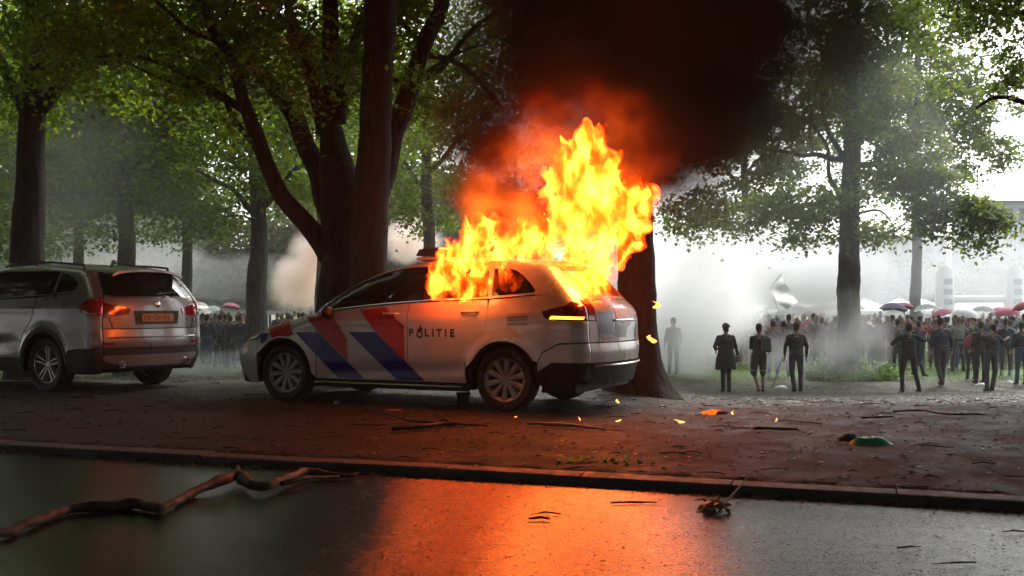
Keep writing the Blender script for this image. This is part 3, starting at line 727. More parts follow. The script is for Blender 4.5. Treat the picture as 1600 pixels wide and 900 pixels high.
    m.tube([(g(y, .70)[0] - .004, g(y, .70)[1], .69) for y in np.linspace(-.68, .68, 16)], .010, 6); m.build('bumper_crease', P, root)
    for s in (1, -1):
        rk('tail_light', [(s * .95, .965), (s * .80, .97), (s * .68, .945), (s * .43, .975), (s * .40, 1.05), (s * .62, 1.10), (s * .86, 1.145), (s * .95, 1.15)], M['lamp_red'], .002, (), .010)
        rk('reflector', [(s * .62, .60), (s * .80, .61), (s * .80, .635), (s * .62, .625)], M['lamp_red'], 0, (), .006)
        m = MB(); yy = s * .52; x = g(yy, .38)[0]
        m.lathe([(.034, .05), (.042, -.045), (.044, -.05), (.036, -.05), (.032, .03), (.001, .03)], (x - .005, yy, .355), 'x', 20); m.build('exhaust_pipe', M['chrome'], root)
    rk('plate_recess', [(-.33, .85), (.33, .85), (.36, 1.02), (-.36, 1.02)], M['clad'], 0, (), .004)
    rk('number_plate', [(-.25, .883), (.25, .883), (.25, .985), (-.25, .985)], M['plate'], 0, (), .012, .06, (.006, 0, 0))
    # worn dark characters on the plate, too soft to read in the photograph
    m = MB()
    for i, (y, wd) in enumerate(((.20, .03), (.145, .03), (.09, .018), (.045, .034), (-.01, .034), (-.06, .018), (-.11, .034), (-.165, .034))):
        for dz in ((0,) if wd < .02 else (-.025, 0.0, .025)):
            if wd < .02: panel(m, [(y - .009, .93), (y + .009, .93), (y + .009, .938), (y - .009, .938)], B.rear(.0145), .05)
            elif random.random() < .85: panel(m, [(y - wd / 2, .930 + dz), (y + wd / 2, .930 + dz), (y + wd / 2, .940 + dz), (y - wd / 2, .940 + dz)], B.rear(.0145), .05)
        if wd > .02: panel(m, [(y + wd / 2 - .009, .905), (y + wd / 2, .905), (y + wd / 2, .963), (y + wd / 2 - .009, .963)], B.rear(.0147), .05)
    tag(m.build('plate_characters', M['ink'], root), kind='stuff')
    m = MB(); x = g(0, 1.10)[0]; m.lathe([(.041, 0), (.041, -.012), (.036, -.015), (.001, -.016)], (x, 0, 1.10), 'x', 24); m.build('badge', [M['chrome']], root)
    m = MB(); m.tube([(g(-.02, 1.22)[0] - .02, 0, 1.225), (g(-.2, 1.25)[0] - .02, -.2, 1.25), (g(-.36, 1.27)[0] - .02, -.38, 1.262)], [.014, .008, .006], 6); m.build('rear_wiper', M['black'], root)
    m = MB(); m.box((-.18, 0, 1.655), (.13, .035, .06), Matrix.Rotation(.2, 3, 'Y'), 0, .4); m.build('antenna', P, root)
    m = MB(); tp = [(-.82, 1.0), (-.74, 1.13), (.8, 1.13), (2.2, 1.03), (2.9, .94), (3.36, .75)]
    prism(m, lower_outline(-.76, 3.34, tp, .25, (WF, WR), .43), -.83, .83); m.build('underbody', M['under'], root, sm=False)
    seats(root, (1.35,), (.38, -.38), .6); seats(root, (.45,), (.38, 0, -.38), .62)
    add_wheels(root, 'spoke', [M['alloy'], M['under'], M['clad']], .352, .235, (WF, WR), .78)
    return root
suv = make_suv()
# ---------------------------------------------------------------- trees
def bark(name, a, b, rough=.85):
    t = NT(name); p = t.obj(); q = t.vmath('MULTIPLY', p, (1, 1, .22))
    r = t.noise(q, 14.0, 6, .65); f = t.noise(p, 60.0, 4, .6)
    c = t.ramp(r, [(.3, a), (.65, b)]); c = t.mix(t.maprange(t.noise(p, 2.2, 4), .52, .7, 0, .55), c, (.035, .045, .020))
    bs = t.bsdf(Base_Color=c, Roughness=rough); bs.inputs['Specular IOR Level'].default_value = .2
    t.l.new(t.bump(t.math('ADD', t.math('MULTIPLY', r, 2.5), f), 1.0, .06), bs.inputs['Normal']); return t.m
M['bark'] = bark('dark bark', (.018, .014, .011), (.06, .048, .038)); M['bark_grey'] = bark('grey beech bark', (.05, .048, .043), (.13, .12, .105))
def leafmat(name, cols, trans=.5, tcol=1.5):
    t = NT(name); r = t.new('NewGeometry').outputs['Random Per Island']
    c = t.ramp(r, [(i / (len(cols) - 1), q) for i, q in enumerate(cols)])
    c = t.mix(t.maprange(t.noise(t.obj(), .55, 3), .35, .65, 0, .5), c, cols[-1])
    d = t.new('BsdfPrincipled'); t.l.new(c, d.inputs['Base Color']); d.inputs['Roughness'].default_value = .5; d.inputs['Specular IOR Level'].default_value = .35
    tr = t.new('BsdfTranslucent'); t.l.new(t.vmath('SCALE', c, tcol), tr.inputs[0])
    mx = t.new('MixShader'); mx.inputs[0].default_value = trans; t.l.new(d.outputs[0], mx.inputs[1]); t.l.new(tr.outputs[0], mx.inputs[2]); t.l.new(mx.outputs[0], t.out.inputs[0]); return t.m
M['leaf'] = leafmat('lime leaves', [(.026, .065, .006), (.045, .105, .007), (.095, .155, .008), (.165, .20, .010)], .58, 2.2)
M['leaf_beech'] = leafmat('beech leaves', [(.028, .055, .010), (.045, .085, .012), (.085, .13, .015), (.13, .15, .018)], .58, 2.2)
M['leaf_far'] = leafmat('far foliage', [(.04, .07, .02), (.06, .09, .02), (.12, .11, .03), (.09, .10, .025)])
M['leaf_ivy'] = leafmat('ivy leaves', [(.05, .12, .015), (.10, .20, .025), (.17, .30, .04)])
M['autumn'] = leafmat('fallen leaves', [(.05, .035, .02), (.12, .07, .03), (.20, .12, .05), (.09, .08, .04)], .1)
def leaf_mesh(name, cen, rad, per, size, flat=.55, tilt=.9, mat=None, seed=1, droop=.25):
    """many small kite shaped leaves, spread through clusters"""
    r = np.random.default_rng(seed); cen = np.asarray(cen, float); rad = np.asarray(rad, float)
    n = len(cen) * per; c = np.repeat(cen, per, 0); R = np.repeat(rad, per)
    g = r.normal(0, .5, (n, 3)); g[:, 2] *= flat; g[:, 2] -= droop * (g[:, 0] ** 2 + g[:, 1] ** 2)
    p = c + g * R[:, None]
    yaw = r.uniform(0, 2 * np.pi, n); pit = r.normal(-.35, tilt * .55, n); rol = r.normal(0, tilt * .6, n)
    a = np.stack([np.cos(yaw) * np.cos(pit), np.sin(yaw) * np.cos(pit), np.sin(pit)], 1)
    b0 = np.stack([-np.sin(yaw), np.cos(yaw), np.zeros(n)], 1); u = np.cross(a, b0); b = b0 * np.cos(rol)[:, None] + u * np.sin(rol)[:, None]
    L = (size * r.uniform(.65, 1.25, n))[:, None]; W = L * .36
    v = np.stack([p, p + a * L * .45 + b * W, p + a * L, p + a * L * .45 - b * W], 1).reshape(-1, 3)
    me = bpy.data.meshes.new(name); me.vertices.add(4 * n); me.vertices.foreach_set('co', v.ravel())
    me.loops.add(4 * n); me.loops.foreach_set('vertex_index', np.arange(4 * n, dtype=np.int32))
    me.polygons.add(n); me.polygons.foreach_set('loop_start', np.arange(0, 4 * n, 4, dtype=np.int32)); me.update(calc_edges=True)
    if mat: me.materials.append(mat)
    return me
def make_tree(name, label, base, trunk, limbs, crowns, mat_b, mat_l, leaf=.10, per=60, crad=.42, seed=1, group=None, twigs=True, flare=.5, gaps=.08, tn=20):
    """trunk = [(point, radius)...]; limbs = list of such lists; crowns = [(centre, radii, clusters)] in world space"""
    rnd = random.Random(seed); base = Vector(base)
    root = empty(name, base); tag(root, label, 'tree', group)
    def L(p): return Vector(p) - base
    def resample(path, step):
        P = [L(p) for p, _ in path]; Rr = [r for _, r in path]; out = []; rr = []
        for i in range(len(P) - 1):
            n = max(1, int((P[i + 1] - P[i]).length / step)); 
            for k in range(n):
                t = k / n; a, b = P[max(i - 1, 0)], P[i]; c, d = P[i + 1], P[min(i + 2, len(P) - 1)]
                q = .5 * ((2 * b) + (c - a) * t + (2 * a - 5 * b + 4 * c - d) * t * t + (3 * b - a - 3 * c + d) * t ** 3)
                out.append(q); rr.append(Rr[i] + (Rr[i + 1] - Rr[i]) * t)
        out.append(P[-1]); rr.append(Rr[-1]); return out, rr
    nodes = []
    P, R = resample(trunk, .14); z0 = P[0].z
    R2 = [r * (1 + flare * math.exp(-(p.z - z0) / .35)) for p, r in zip(P, R)]
    m = MB(); m.tube(P, R2, tn, rough=.16, fr=2.6); m.build('trunk', mat_b, root, ang=None); nodes += [(p, r) for p, r in zip(P, R) if p.z > 2.0]
    for lb in limbs:
        P, R = resample(lb, .16); m = MB()
        P = [p + Vector((noise.noise(p * 1.3 + V(seed, 0, 0)), noise.noise(p * 1.3 + V(0, 9, 0)), noise.noise(p * 1.3 + V(0, 0, 5)))) * .10 * min(1, i / 4) for i, p in enumerate(P)]
        m.tube(P, R, 12, rough=.14, fr=4); m.build('branch', mat_b, root, ang=None); nodes += list(zip(P, R))
    cl = []
    for (c, r, n) in crowns:
        c = L(c); k = 0; tries = 0
        while k < n and tries < n * 30:
            tries += 1
            d = Vector((rnd.gauss(0, 1), rnd.gauss(0, 1), rnd.gauss(0, 1))).normalized() * (rnd.random() ** .45)
            q = Vector((d.x * r[0], d.y * r[1], d.z * r[2])) + c
            if n >= 60 and noise.noise(q * .55 + V(seed * 3.1, 0, 0)) < -.08 + gaps: continue
            cl.append(q); k += 1
    if twigs and nodes:
        kd = kdtree.KDTree(len(nodes) + len(cl)); pts = [n[0] for n in nodes]
        pts_r = [n[1] for n in nodes]
        order = sorted(cl, key=lambda q: min((q - p).length for p in pts[::3]))
        m = MB(); 
        arr = np.array([list(p) for p in pts])
        for q in order:
            d = np.linalg.norm(arr - np.array(q), axis=1) + .35 * np.maximum(0, arr[:, 2] - q.z); i = int(d.argmin())
            a = Vector(arr[i]); ln = (q - a).length
            r0 = min(pts_r[i] * .55, .012 + .011 * ln); mid = (a + q) / 2 + Vector((rnd.uniform(-.1, .1), rnd.uniform(-.1, .1), .10)) * ln
            m.tube([a, a * .25 + mid * .75, q], [r0, r0 * .7, .006], 4, cap=False)
            mids = [(a * .25 + mid * .75), q]; arr = np.vstack([arr, [list(x) for x in mids]]); pts_r += [r0 * .7, .010]
        tag(m.build('twigs', mat_b, root, sm=True, ang=None, recalc=False), kind='stuff')
    if cl:
        me = leaf_mesh('crown', [list(q) for q in cl], [crad * rnd.uniform(.7, 1.3) for _ in cl], per, leaf, mat=mat_l, seed=seed)
        tag(mesh_obj('crown', me, root), kind='stuff')
    return root
def pth(d, pts, r0, r1, dj=0.0):
    n = len(pts); return [(at(px, py, d + dj * i / max(1, n - 1)), r0 + (r1 - r0) * i / max(1, n - 1)) for i, (px, py) in enumerate(pts)]
def onground(px, d): x = (px - 800) / F * d; return V(x, d, gz(x, d))
# reddish lit pole-straight trunk behind the patrol car
b = onground(575, 14.0)
make_tree('tree', 'straight bare trunk lit red by the fire, directly behind the patrol car bonnet', b,
          [(b - V(0, 0, .1), .27)] + pth(14.0, [(576, 500), (577, 400), (583, 260), (590, 120), (595, 0), (600, -200), (604, -420)], .25, .19), 
          [pth(14.0, [(602, -250), (660, -380), (740, -470)], .09, .03, 1), pth(14.0, [(603, -300), (540, -420), (470, -520)], .09, .03, -1)],
          [(V(-2.6, 14.5, 9.2), (6.0, 7.0, 1.9), 900)], M['bark'], M['leaf'], .24, 60, .75, 11, gaps=-.2)  # wide crown above the frame, enlarged to shade the ground
# big many-stemmed tree
b = onground(540, 15.4); D = 15.4
lim = [pth(D, [(545, 445), (512, 398), (470, 340), (440, 305), (412, 255), (392, 190), (372, 120), (340, 60), (322, 0), (300, -120)], .17, .05, -.6),
       pth(D, [(535, 380), (512, 320), (497, 270), (470, 205), (440, 150), (405, 100), (365, 40), (340, -20), (290, -150)], .20, .06, .8),
       pth(D, [(520, 300), (517, 200), (514, 100), (512, 0), (505, -150)], .19, .09, .3),
       pth(D, [(508, 210), (490, 130), (470, 70), (450, 10), (440, -100)], .12, .04, -.8),
       pth(D, [(528, 190), (545, 110), (566, 40), (580, -20), (600, -140)], .12, .04, .9),
       pth(D, [(560, 430), (580, 360), (600, 285), (620, 190), (650, 100), (682, 20), (700, -60), (740, -200)], .21, .08, -.5),
       pth(D, [(641, 130), (690, 105), (735, 60), (785, 12)], .06, .02, -.8), pth(D, [(655, 85), (700, 95), (745, 125), (790, 175)], .06, .02, .5),
       pth(D, [(650, 60), (620, 25), (605, -10)], .05, .03, .5), pth(D, [(604, 130), (650, 118), (700, 90), (760, 75)], .045, .015, -.4),
       pth(D, [(420, 120), (380, 90), (330, 60), (285, 40), (240, 0)], .07, .02, -1.2), pth(D, [(400, 185), (350, 150), (290, 118), (230, 95), (150, 90)], .07, .018, -.5),
       pth(D, [(385, 165), (340, 150), (270, 130), (190, 100)], .05, .015, 1.0), pth(D, [(430, 290), (400, 240), (360, 160), (350, 90)], .07, .03, .6)]
make_tree('tree', 'large dark tree dividing into many stems between the two cars', b,
          [(b - V(0, 0, .1), .47)] + pth(D, [(541, 520), (543, 420)], .44, .42) + pth(D, [(543, 350), (534, 300), (524, 250), (518, 200)], .38, .16), lim,
          [(at(420, 40, D), (3.9, 3.0, 1.7), 300), (at(660, 60, D + .5), (1.7, 1.8, 1.6), 120), (at(530, -120, D), (4.5, 3.4, 1.8), 300), (at(210, 80, D - .2), (1.8, 1.6, .9), 60)],
          M['bark'], M['leaf'], .10, 55, .42, 3, gaps=.12)
# tree behind the SUV
b = onground(42, 17.5); D = 17.5
make_tree('tree', 'dark forked tree at the left edge behind the parked SUV', b,
          [(b - V(0, 0, .1), .31)] + pth(D, [(42, 480), (44, 380), (48, 260), (50, 190), (54, 100), (56, 0), (58, -200)], .28, .16),
          [pth(D, [(46, 190), (20, 140), (0, 90), (-40, 20)], .12, .05, .4), pth(D, [(54, 185), (82, 145), (104, 90), (116, 30), (124, -60)], .13, .06, -.5),
           pth(D, [(86, 130), (92, 70), (84, 0), (80, -80)], .06, .03, .5), pth(D, [(104, 100), (160, 100), (215, 84), (245, 62)], .05, .015, .8)],
          [(at(60, 20, D), (3.2, 2.8, 1.9), 230), (at(60, -160, D), (4.0, 3.4, 1.9), 250)], M['bark'], M['leaf'], .105, 55, .42, 5, gaps=.10)
# trunk right behind the flames
b = onground(1000, 12.9); D = 12.9
make_tree('tree', 'thick scorched trunk rising into the black smoke behind the burning tailgate', b,
          [(b - V(0, 0, .12), .33)] + pth(D, [(999, 560), (996, 480), (993, 380), (990, 260), (985, 120), (985, -60), (985, -330)], .245, .20), 
          [pth(D, [(986, -60), (1040, -140), (1120, -230)], .10, .04, .8), pth(D, [(986, -160), (920, -260), (840, -340)], .10, .04, -.5)],
          [(V(3.4, 12.6, 8.9), (6.0, 6.0, 1.9), 900)], M['bark'], M['leaf'], .24, 60, .75, 8, flare=.85, gaps=-.2)  # crown spread out above the frame to darken the verge
# grey trunk in the middle distance, left
b = onground(401, 28); D = 28
make_tree('tree', 'grey-trunked tree in the middle distance between the two cars', b,
          [(b - V(0, 0, .1), .32)] + pth(D, [(400, 500), (402, 430), (405, 370), (402, 290), (398, 180), (395, 60), (392, -60)], .28, .13),
          [pth(D, [(404, 350), (380, 310), (350, 290), (310, 270)], .10, .04, 1), pth(D, [(404, 330), (440, 290), (480, 250), (520, 220)], .10, .04, -1),
           pth(D, [(400, 250), (350, 190), (300, 140), (250, 100)], .09, .03, -1.5), pth(D, [(400, 230), (450, 170), (500, 120)], .09, .03, 1.5)],
          [(at(395, 130, D), (5.6, 4.0, 3.4), 430), (at(300, 300, D), (1.5, 2.2, 1.2), 60), (at(460, 290, D), (1.3, 1.8, .8), 32), (at(235, 280, D - 2), (1.2, 2, 1.0), 35)],
          M['bark_grey'], M['leaf'], .13, 60, .55, 13, gaps=.16)
# pale big tree right
b = onground(1325, 31); D = 31
make_tree('tree', 'tall smoke-veiled tree with spreading low boughs and shrubs at its foot', b,
          [(b - V(0, 0, .1), .42)] + pth(D, [(1326, 560), (1326, 480), (1327, 400), (1327, 330), (1331, 250), (1330, 160), (1333, 60), (1334, -40)], .37, .17),
          [pth(D, [(1328, 262), (1362, 256), (1400, 262), (1440, 275), (1485, 300), (1520, 325), (1570, 352)], .10, .025, -1.5),
           pth(D, [(1326, 340), (1290, 325), (1240, 318), (1180, 320), (1120, 335)], .09, .025, 1.0), pth(D, [(1325, 250), (1285, 245), (1230, 238), (1170, 230)], .10, .03, -1.5),
           pth(D, [(1326, 330), (1300, 290), (1290, 230), (1270, 190)], .09, .03, .5), pth(D, [(1325, 260), (1300, 215), (1285, 150), (1290, 90)], .10, .03, .6),
           pth(D, [(1332, 200), (1370, 150), (1400, 90), (1420, 30)], .10, .03, -.6), pth(D, [(1328, 345), (1345, 330), (1372, 330), (1390, 345)], .06, .02, .8)],
          [(at(1300, 60, D), (4.2, 3.6, 3.0), 270), (at(1400, 110, D - 1.5), (1.8, 1.8, 2.4), 90), (at(1420, 235, D - 1.5), (1.1, 1.0, 1.2), 30), (at(1425, 275, D - 1.5), (1.5, .8, .30), 34), (at(1490, 315, D - 1.5), (1.0, .7, .30), 26), (at(1540, 345, D - 1.4), (.8, .6, .32), 20), (at(1452, 330, D - 1.4), (.45, .5, .6), 14), (at(1520, 375, D - 1.4), (.6, .4, .25), 8),
           (at(1450, 330, D - 1.4), (.5, .7, .7), 10), (at(1210, 322, D), (2.9, 2.2, .6), 80), (at(1100, 340, D + .6), (1.5, 2, .8), 50), (at(1180, 230, D - 1), (2.2, 2.4, 1.2), 80), (at(1370, 360, D), (1.0, 1.2, .55), 16), (at(1260, 370, D), (.9, 1.3, .35), 12)],
          M['bark_grey'], M['leaf_beech'], .15, 60, .52, 17, gaps=.10)
# tree out of frame to the right whose boughs hang into the corner
b = V(11.2, 17.5, gz(11.2, 17.5)); D = 17.5
make_tree('tree', 'near tree mostly outside the frame, dark leaves hanging into the upper right corner', b,
          [(b - V(0, 0, .1), .34), (b + V(0, 0, 2.5), .30), (b + V(.1, 0, 5), .24), (b + V(.2, 0, 9), .15)],
          [[(b + V(0, 0, 3.9), .11), (b + V(-1.5, .1, 4.7), .07), (b + V(-2.6, .2, 5.2), .04), (b + V(-3.2, .2, 5.0), .02)], [(b + V(0, 0, 5.2), .12), (b + V(-1.6, 0, 6.4), .07), (b + V(-3.4, .1, 6.7), .03)], [(b + V(0, 0, 5.2), .12), (b + V(1.6, 1, 6.4), .07), (b + V(3.4, .8, 7), .03)]],
          [(at(1585, 110, D), (.42, .8, .7), 14), (at(1560, 20, D), (1.1, 1.4, .45), 36), (at(1510, -40, D), (1.5, 1.6, .6), 40), (b + V(1, 0, 7.6), (4.2, 4.0, 2.2), 330)],
          M['bark'], M['leaf_beech'], .10, 55, .38, 23)
# trees further back in the grove on the left and centre
def back_tree(px, d, wtr, crown, label, n, seed, mat='leaf', leafs=.16, low=None):
    b = onground(px, d)
    cs = [(at(px, crown[0], d), crown[1], int(n * 1.45))] + ([(at(low[0], low[1], d), low[2], low[3])] if low else [])
    return make_tree('tree', label, b, [(b - V(0, 0, .1), wtr)] + pth(d, [(px, 470), (px + 3, 380), (px - 2, 260), (px + 4, 120), (px, -40)], wtr * .9, wtr * .4),
              [pth(d, [(px, 300), (px - 60, 230), (px - 120, 180)], wtr * .35, .03, 1), pth(d, [(px, 270), (px + 60, 210), (px + 120, 150)], wtr * .35, .03, -1)], cs, M['bark_grey'], M[mat], leafs, 55, .6, seed, gaps=.12, tn=14)
back_tree(195, 25, .26, (120, (4.6, 3.5, 3.3)), 'slim grey tree standing in murky smoke right of the left edge trunk', 300, 31, low=(110, 300, (2.2, 2, 1.2), 50))
back_tree(668, 36, .28, (170, (5.0, 4, 4.6)), 'green tree glimpsed between the many-stemmed tree and the dark smoke', 330, 37)
back_tree(290, 40, .25, (190, (6.5, 4, 4.8)), 'yellow-green tree far back between the SUV and the grey trunk', 330, 41)
back_tree(500, 44, .25, (180, (6.0, 4, 4.6)), 'tree far back, seen behind the forked stems of the big tree', 300, 43)
back_tree(1430, 52, .30, (170, (5.6, 4.5, 5.2)), 'pale tree almost dissolved in white smoke right of the tall tree', 300, 47, 'leaf_beech', .24)
back_tree(1165, 60, .30, (170, (7, 5, 6)), 'faint tree far behind the black smoke column', 300, 53, 'leaf_beech', .26)
back_tree(60, 46, .28, (180, (6.5, 4, 5.5)), 'hazy tree beyond the forked tree at the left edge', 300, 59, 'leaf', .22)
back_tree(-20, 33, .26, (230, (5.5, 4, 4.6)), 'leafy tree behind the left edge trunk, half out of frame', 300, 67, 'leaf', .18)
back_tree(120, 38, .24, (210, (5.5, 4, 4.4)), 'murky tree between the left edge trunk and the slim grey one', 300, 73, 'leaf', .18)
# far tree line across the meadow, one mesh shared
tags = random.Random(4)
proto = make_tree('tree', 'hazy tree in the far line of trees beyond the meadow crowd', (0, 0, 0), [(V(0, 0, -.2), .35), (V(0, 0, 3), .3), (V(.1, 0, 6), .15)], [],
                  [(V(0, 0, 5.6), (4.2, 4.0, 3.4), 300), (V(1.5, 0, 3.6), (2.8, 2.8, 1.5), 70)], M['bark_grey'], M['leaf_far'], .42, 26, .8, 61, group='far line of trees beyond the meadow', gaps=-.1)
def clone(src, loc, rz=0, s=1.0):
    o = src.copy(); C.objects.link(o); o.location = loc; o.rotation_euler = (0, 0, rz); o.scale = (s, s, s)
    for ch in src.children:
        c = ch.copy(); C.objects.link(c); c.parent = o
        for g in ch.children:
            k = g.copy(); C.objects.link(k); k.parent = c
    return o
first = True
for i in range(30):
    d = 88 + 22 * tags.random(); px = -60 + i * 58 + tags.uniform(-14, 14); x = (px - 800) / F * d; s = tags.uniform(.72, 1.02) * (1.0 if px < 1500 else .8)
    if px < 760: d *= .72; x = (px - 800) / F * d; s *= 1.55 if px < 280 or px > 480 else .95
    if first: proto.location = (x, d, gz(x, d)); proto.scale = (s, s, s); first = False
    else: clone(proto, (x, d, gz(x, d)), tags.uniform(0, 6), s)
# unseen avenue trees added round and behind the camera to shade the road
b = V(-9.5, 3.2, .1)
av = make_tree('shade_tree', 'broad unseen avenue tree outside the frame, added to shade the road', b, [(b - V(0, 0, .1), .4), (b + V(0, 0, 3), .34), (b + V(0, 0, 6), .26)],
               [[(b + V(0, 0, 3.6), .16), (b + V(-2, .5, 5.4), .1), (b + V(-4, 1, 6.6), .05)], [(b + V(0, 0, 4), .16), (b + V(2.2, .4, 5.6), .1), (b + V(4, .6, 6.6), .05)], [(b + V(0, 0, 4.4), .16), (b + V(0, -2.4, 6), .1), (b + V(.5, -4, 7), .05)]],
               [(b + V(0, 0, 8.0), (6.4, 6.4, 2.6), 800)], M['bark'], M['leaf'], .30, 62, .75, 71, group='shade trees added around the viewpoint', gaps=-.2, tn=12)
for x, y in ((9.5, 1.5), (-1.5, -6.5), (7.5, -9), (-10, -9), (17, -3), (-18, -2), (0, -17), (3.4, 2.2), (-3.6, 1.4), (11, 11.5), (-16, 9), (-20, 20)):
    clone(av, (x, y, -.05), tags.uniform(0, 6), tags.uniform(.95, 1.1))
# the wood behind the road, out of view, put in to block low skylight
for i in range(30):
    a = math.radians(150 + i * 8.3); R_ = 24 + 6 * tags.random(); x, y = R_ * 1.25 * math.cos(a), R_ * math.sin(a) - 1
    if i > 26: continue
    o = clone(proto, (x, y, -.1), tags.uniform(0, 6), tags.uniform(1.3, 1.6)); o['label'] = 'dense wood tree behind the road, outside the frame'; o['group'] = 'wood behind the road'
# ivy and shrubs round the foot of the tall right tree
def shrub(name, label, px, d, r, n, seed, group=None, leaf=.09):
    b = onground(px, d); root = empty(name, b); tag(root, label, 'shrub', group); rr = random.Random(seed); cl = []
    m = MB()
    for i in range(n):
        a = rr.uniform(0, 6.28); q = rr.random() ** .5; h = rr.uniform(.1, 1) * (1 - q * q * .75) * r[2]
        p = V(math.cos(a) * q * r[0], math.sin(a) * q * r[1], h); cl.append(list(p)); m.tube([V(p.x * .4, p.y * .4, 0), p * .8, p], [.012, .008, .004], 4, cap=False)
    tag(m.build('stems', M['bark'], root, recalc=False, ang=None), kind='stuff')
    tag(mesh_obj('leaves', leaf_mesh('leaves', cl, [.22] * n, 34, leaf, mat=M['leaf_ivy'], seed=seed, flat=.8), root), kind='stuff')
shrub('shrub', 'bright green low shrub left of the tall tree foot', 1286, 30.4, (.62, .5, .62), 46, 3)
shrub('shrub', 'bright green shrub right of the tall tree foot', 1366, 30.2, (.68, .5, .66), 50, 4)
shrub('shrub', 'dark ivy patch hugging the tall tree foot', 1328, 30.0, (.8, .45, .35), 40, 5)
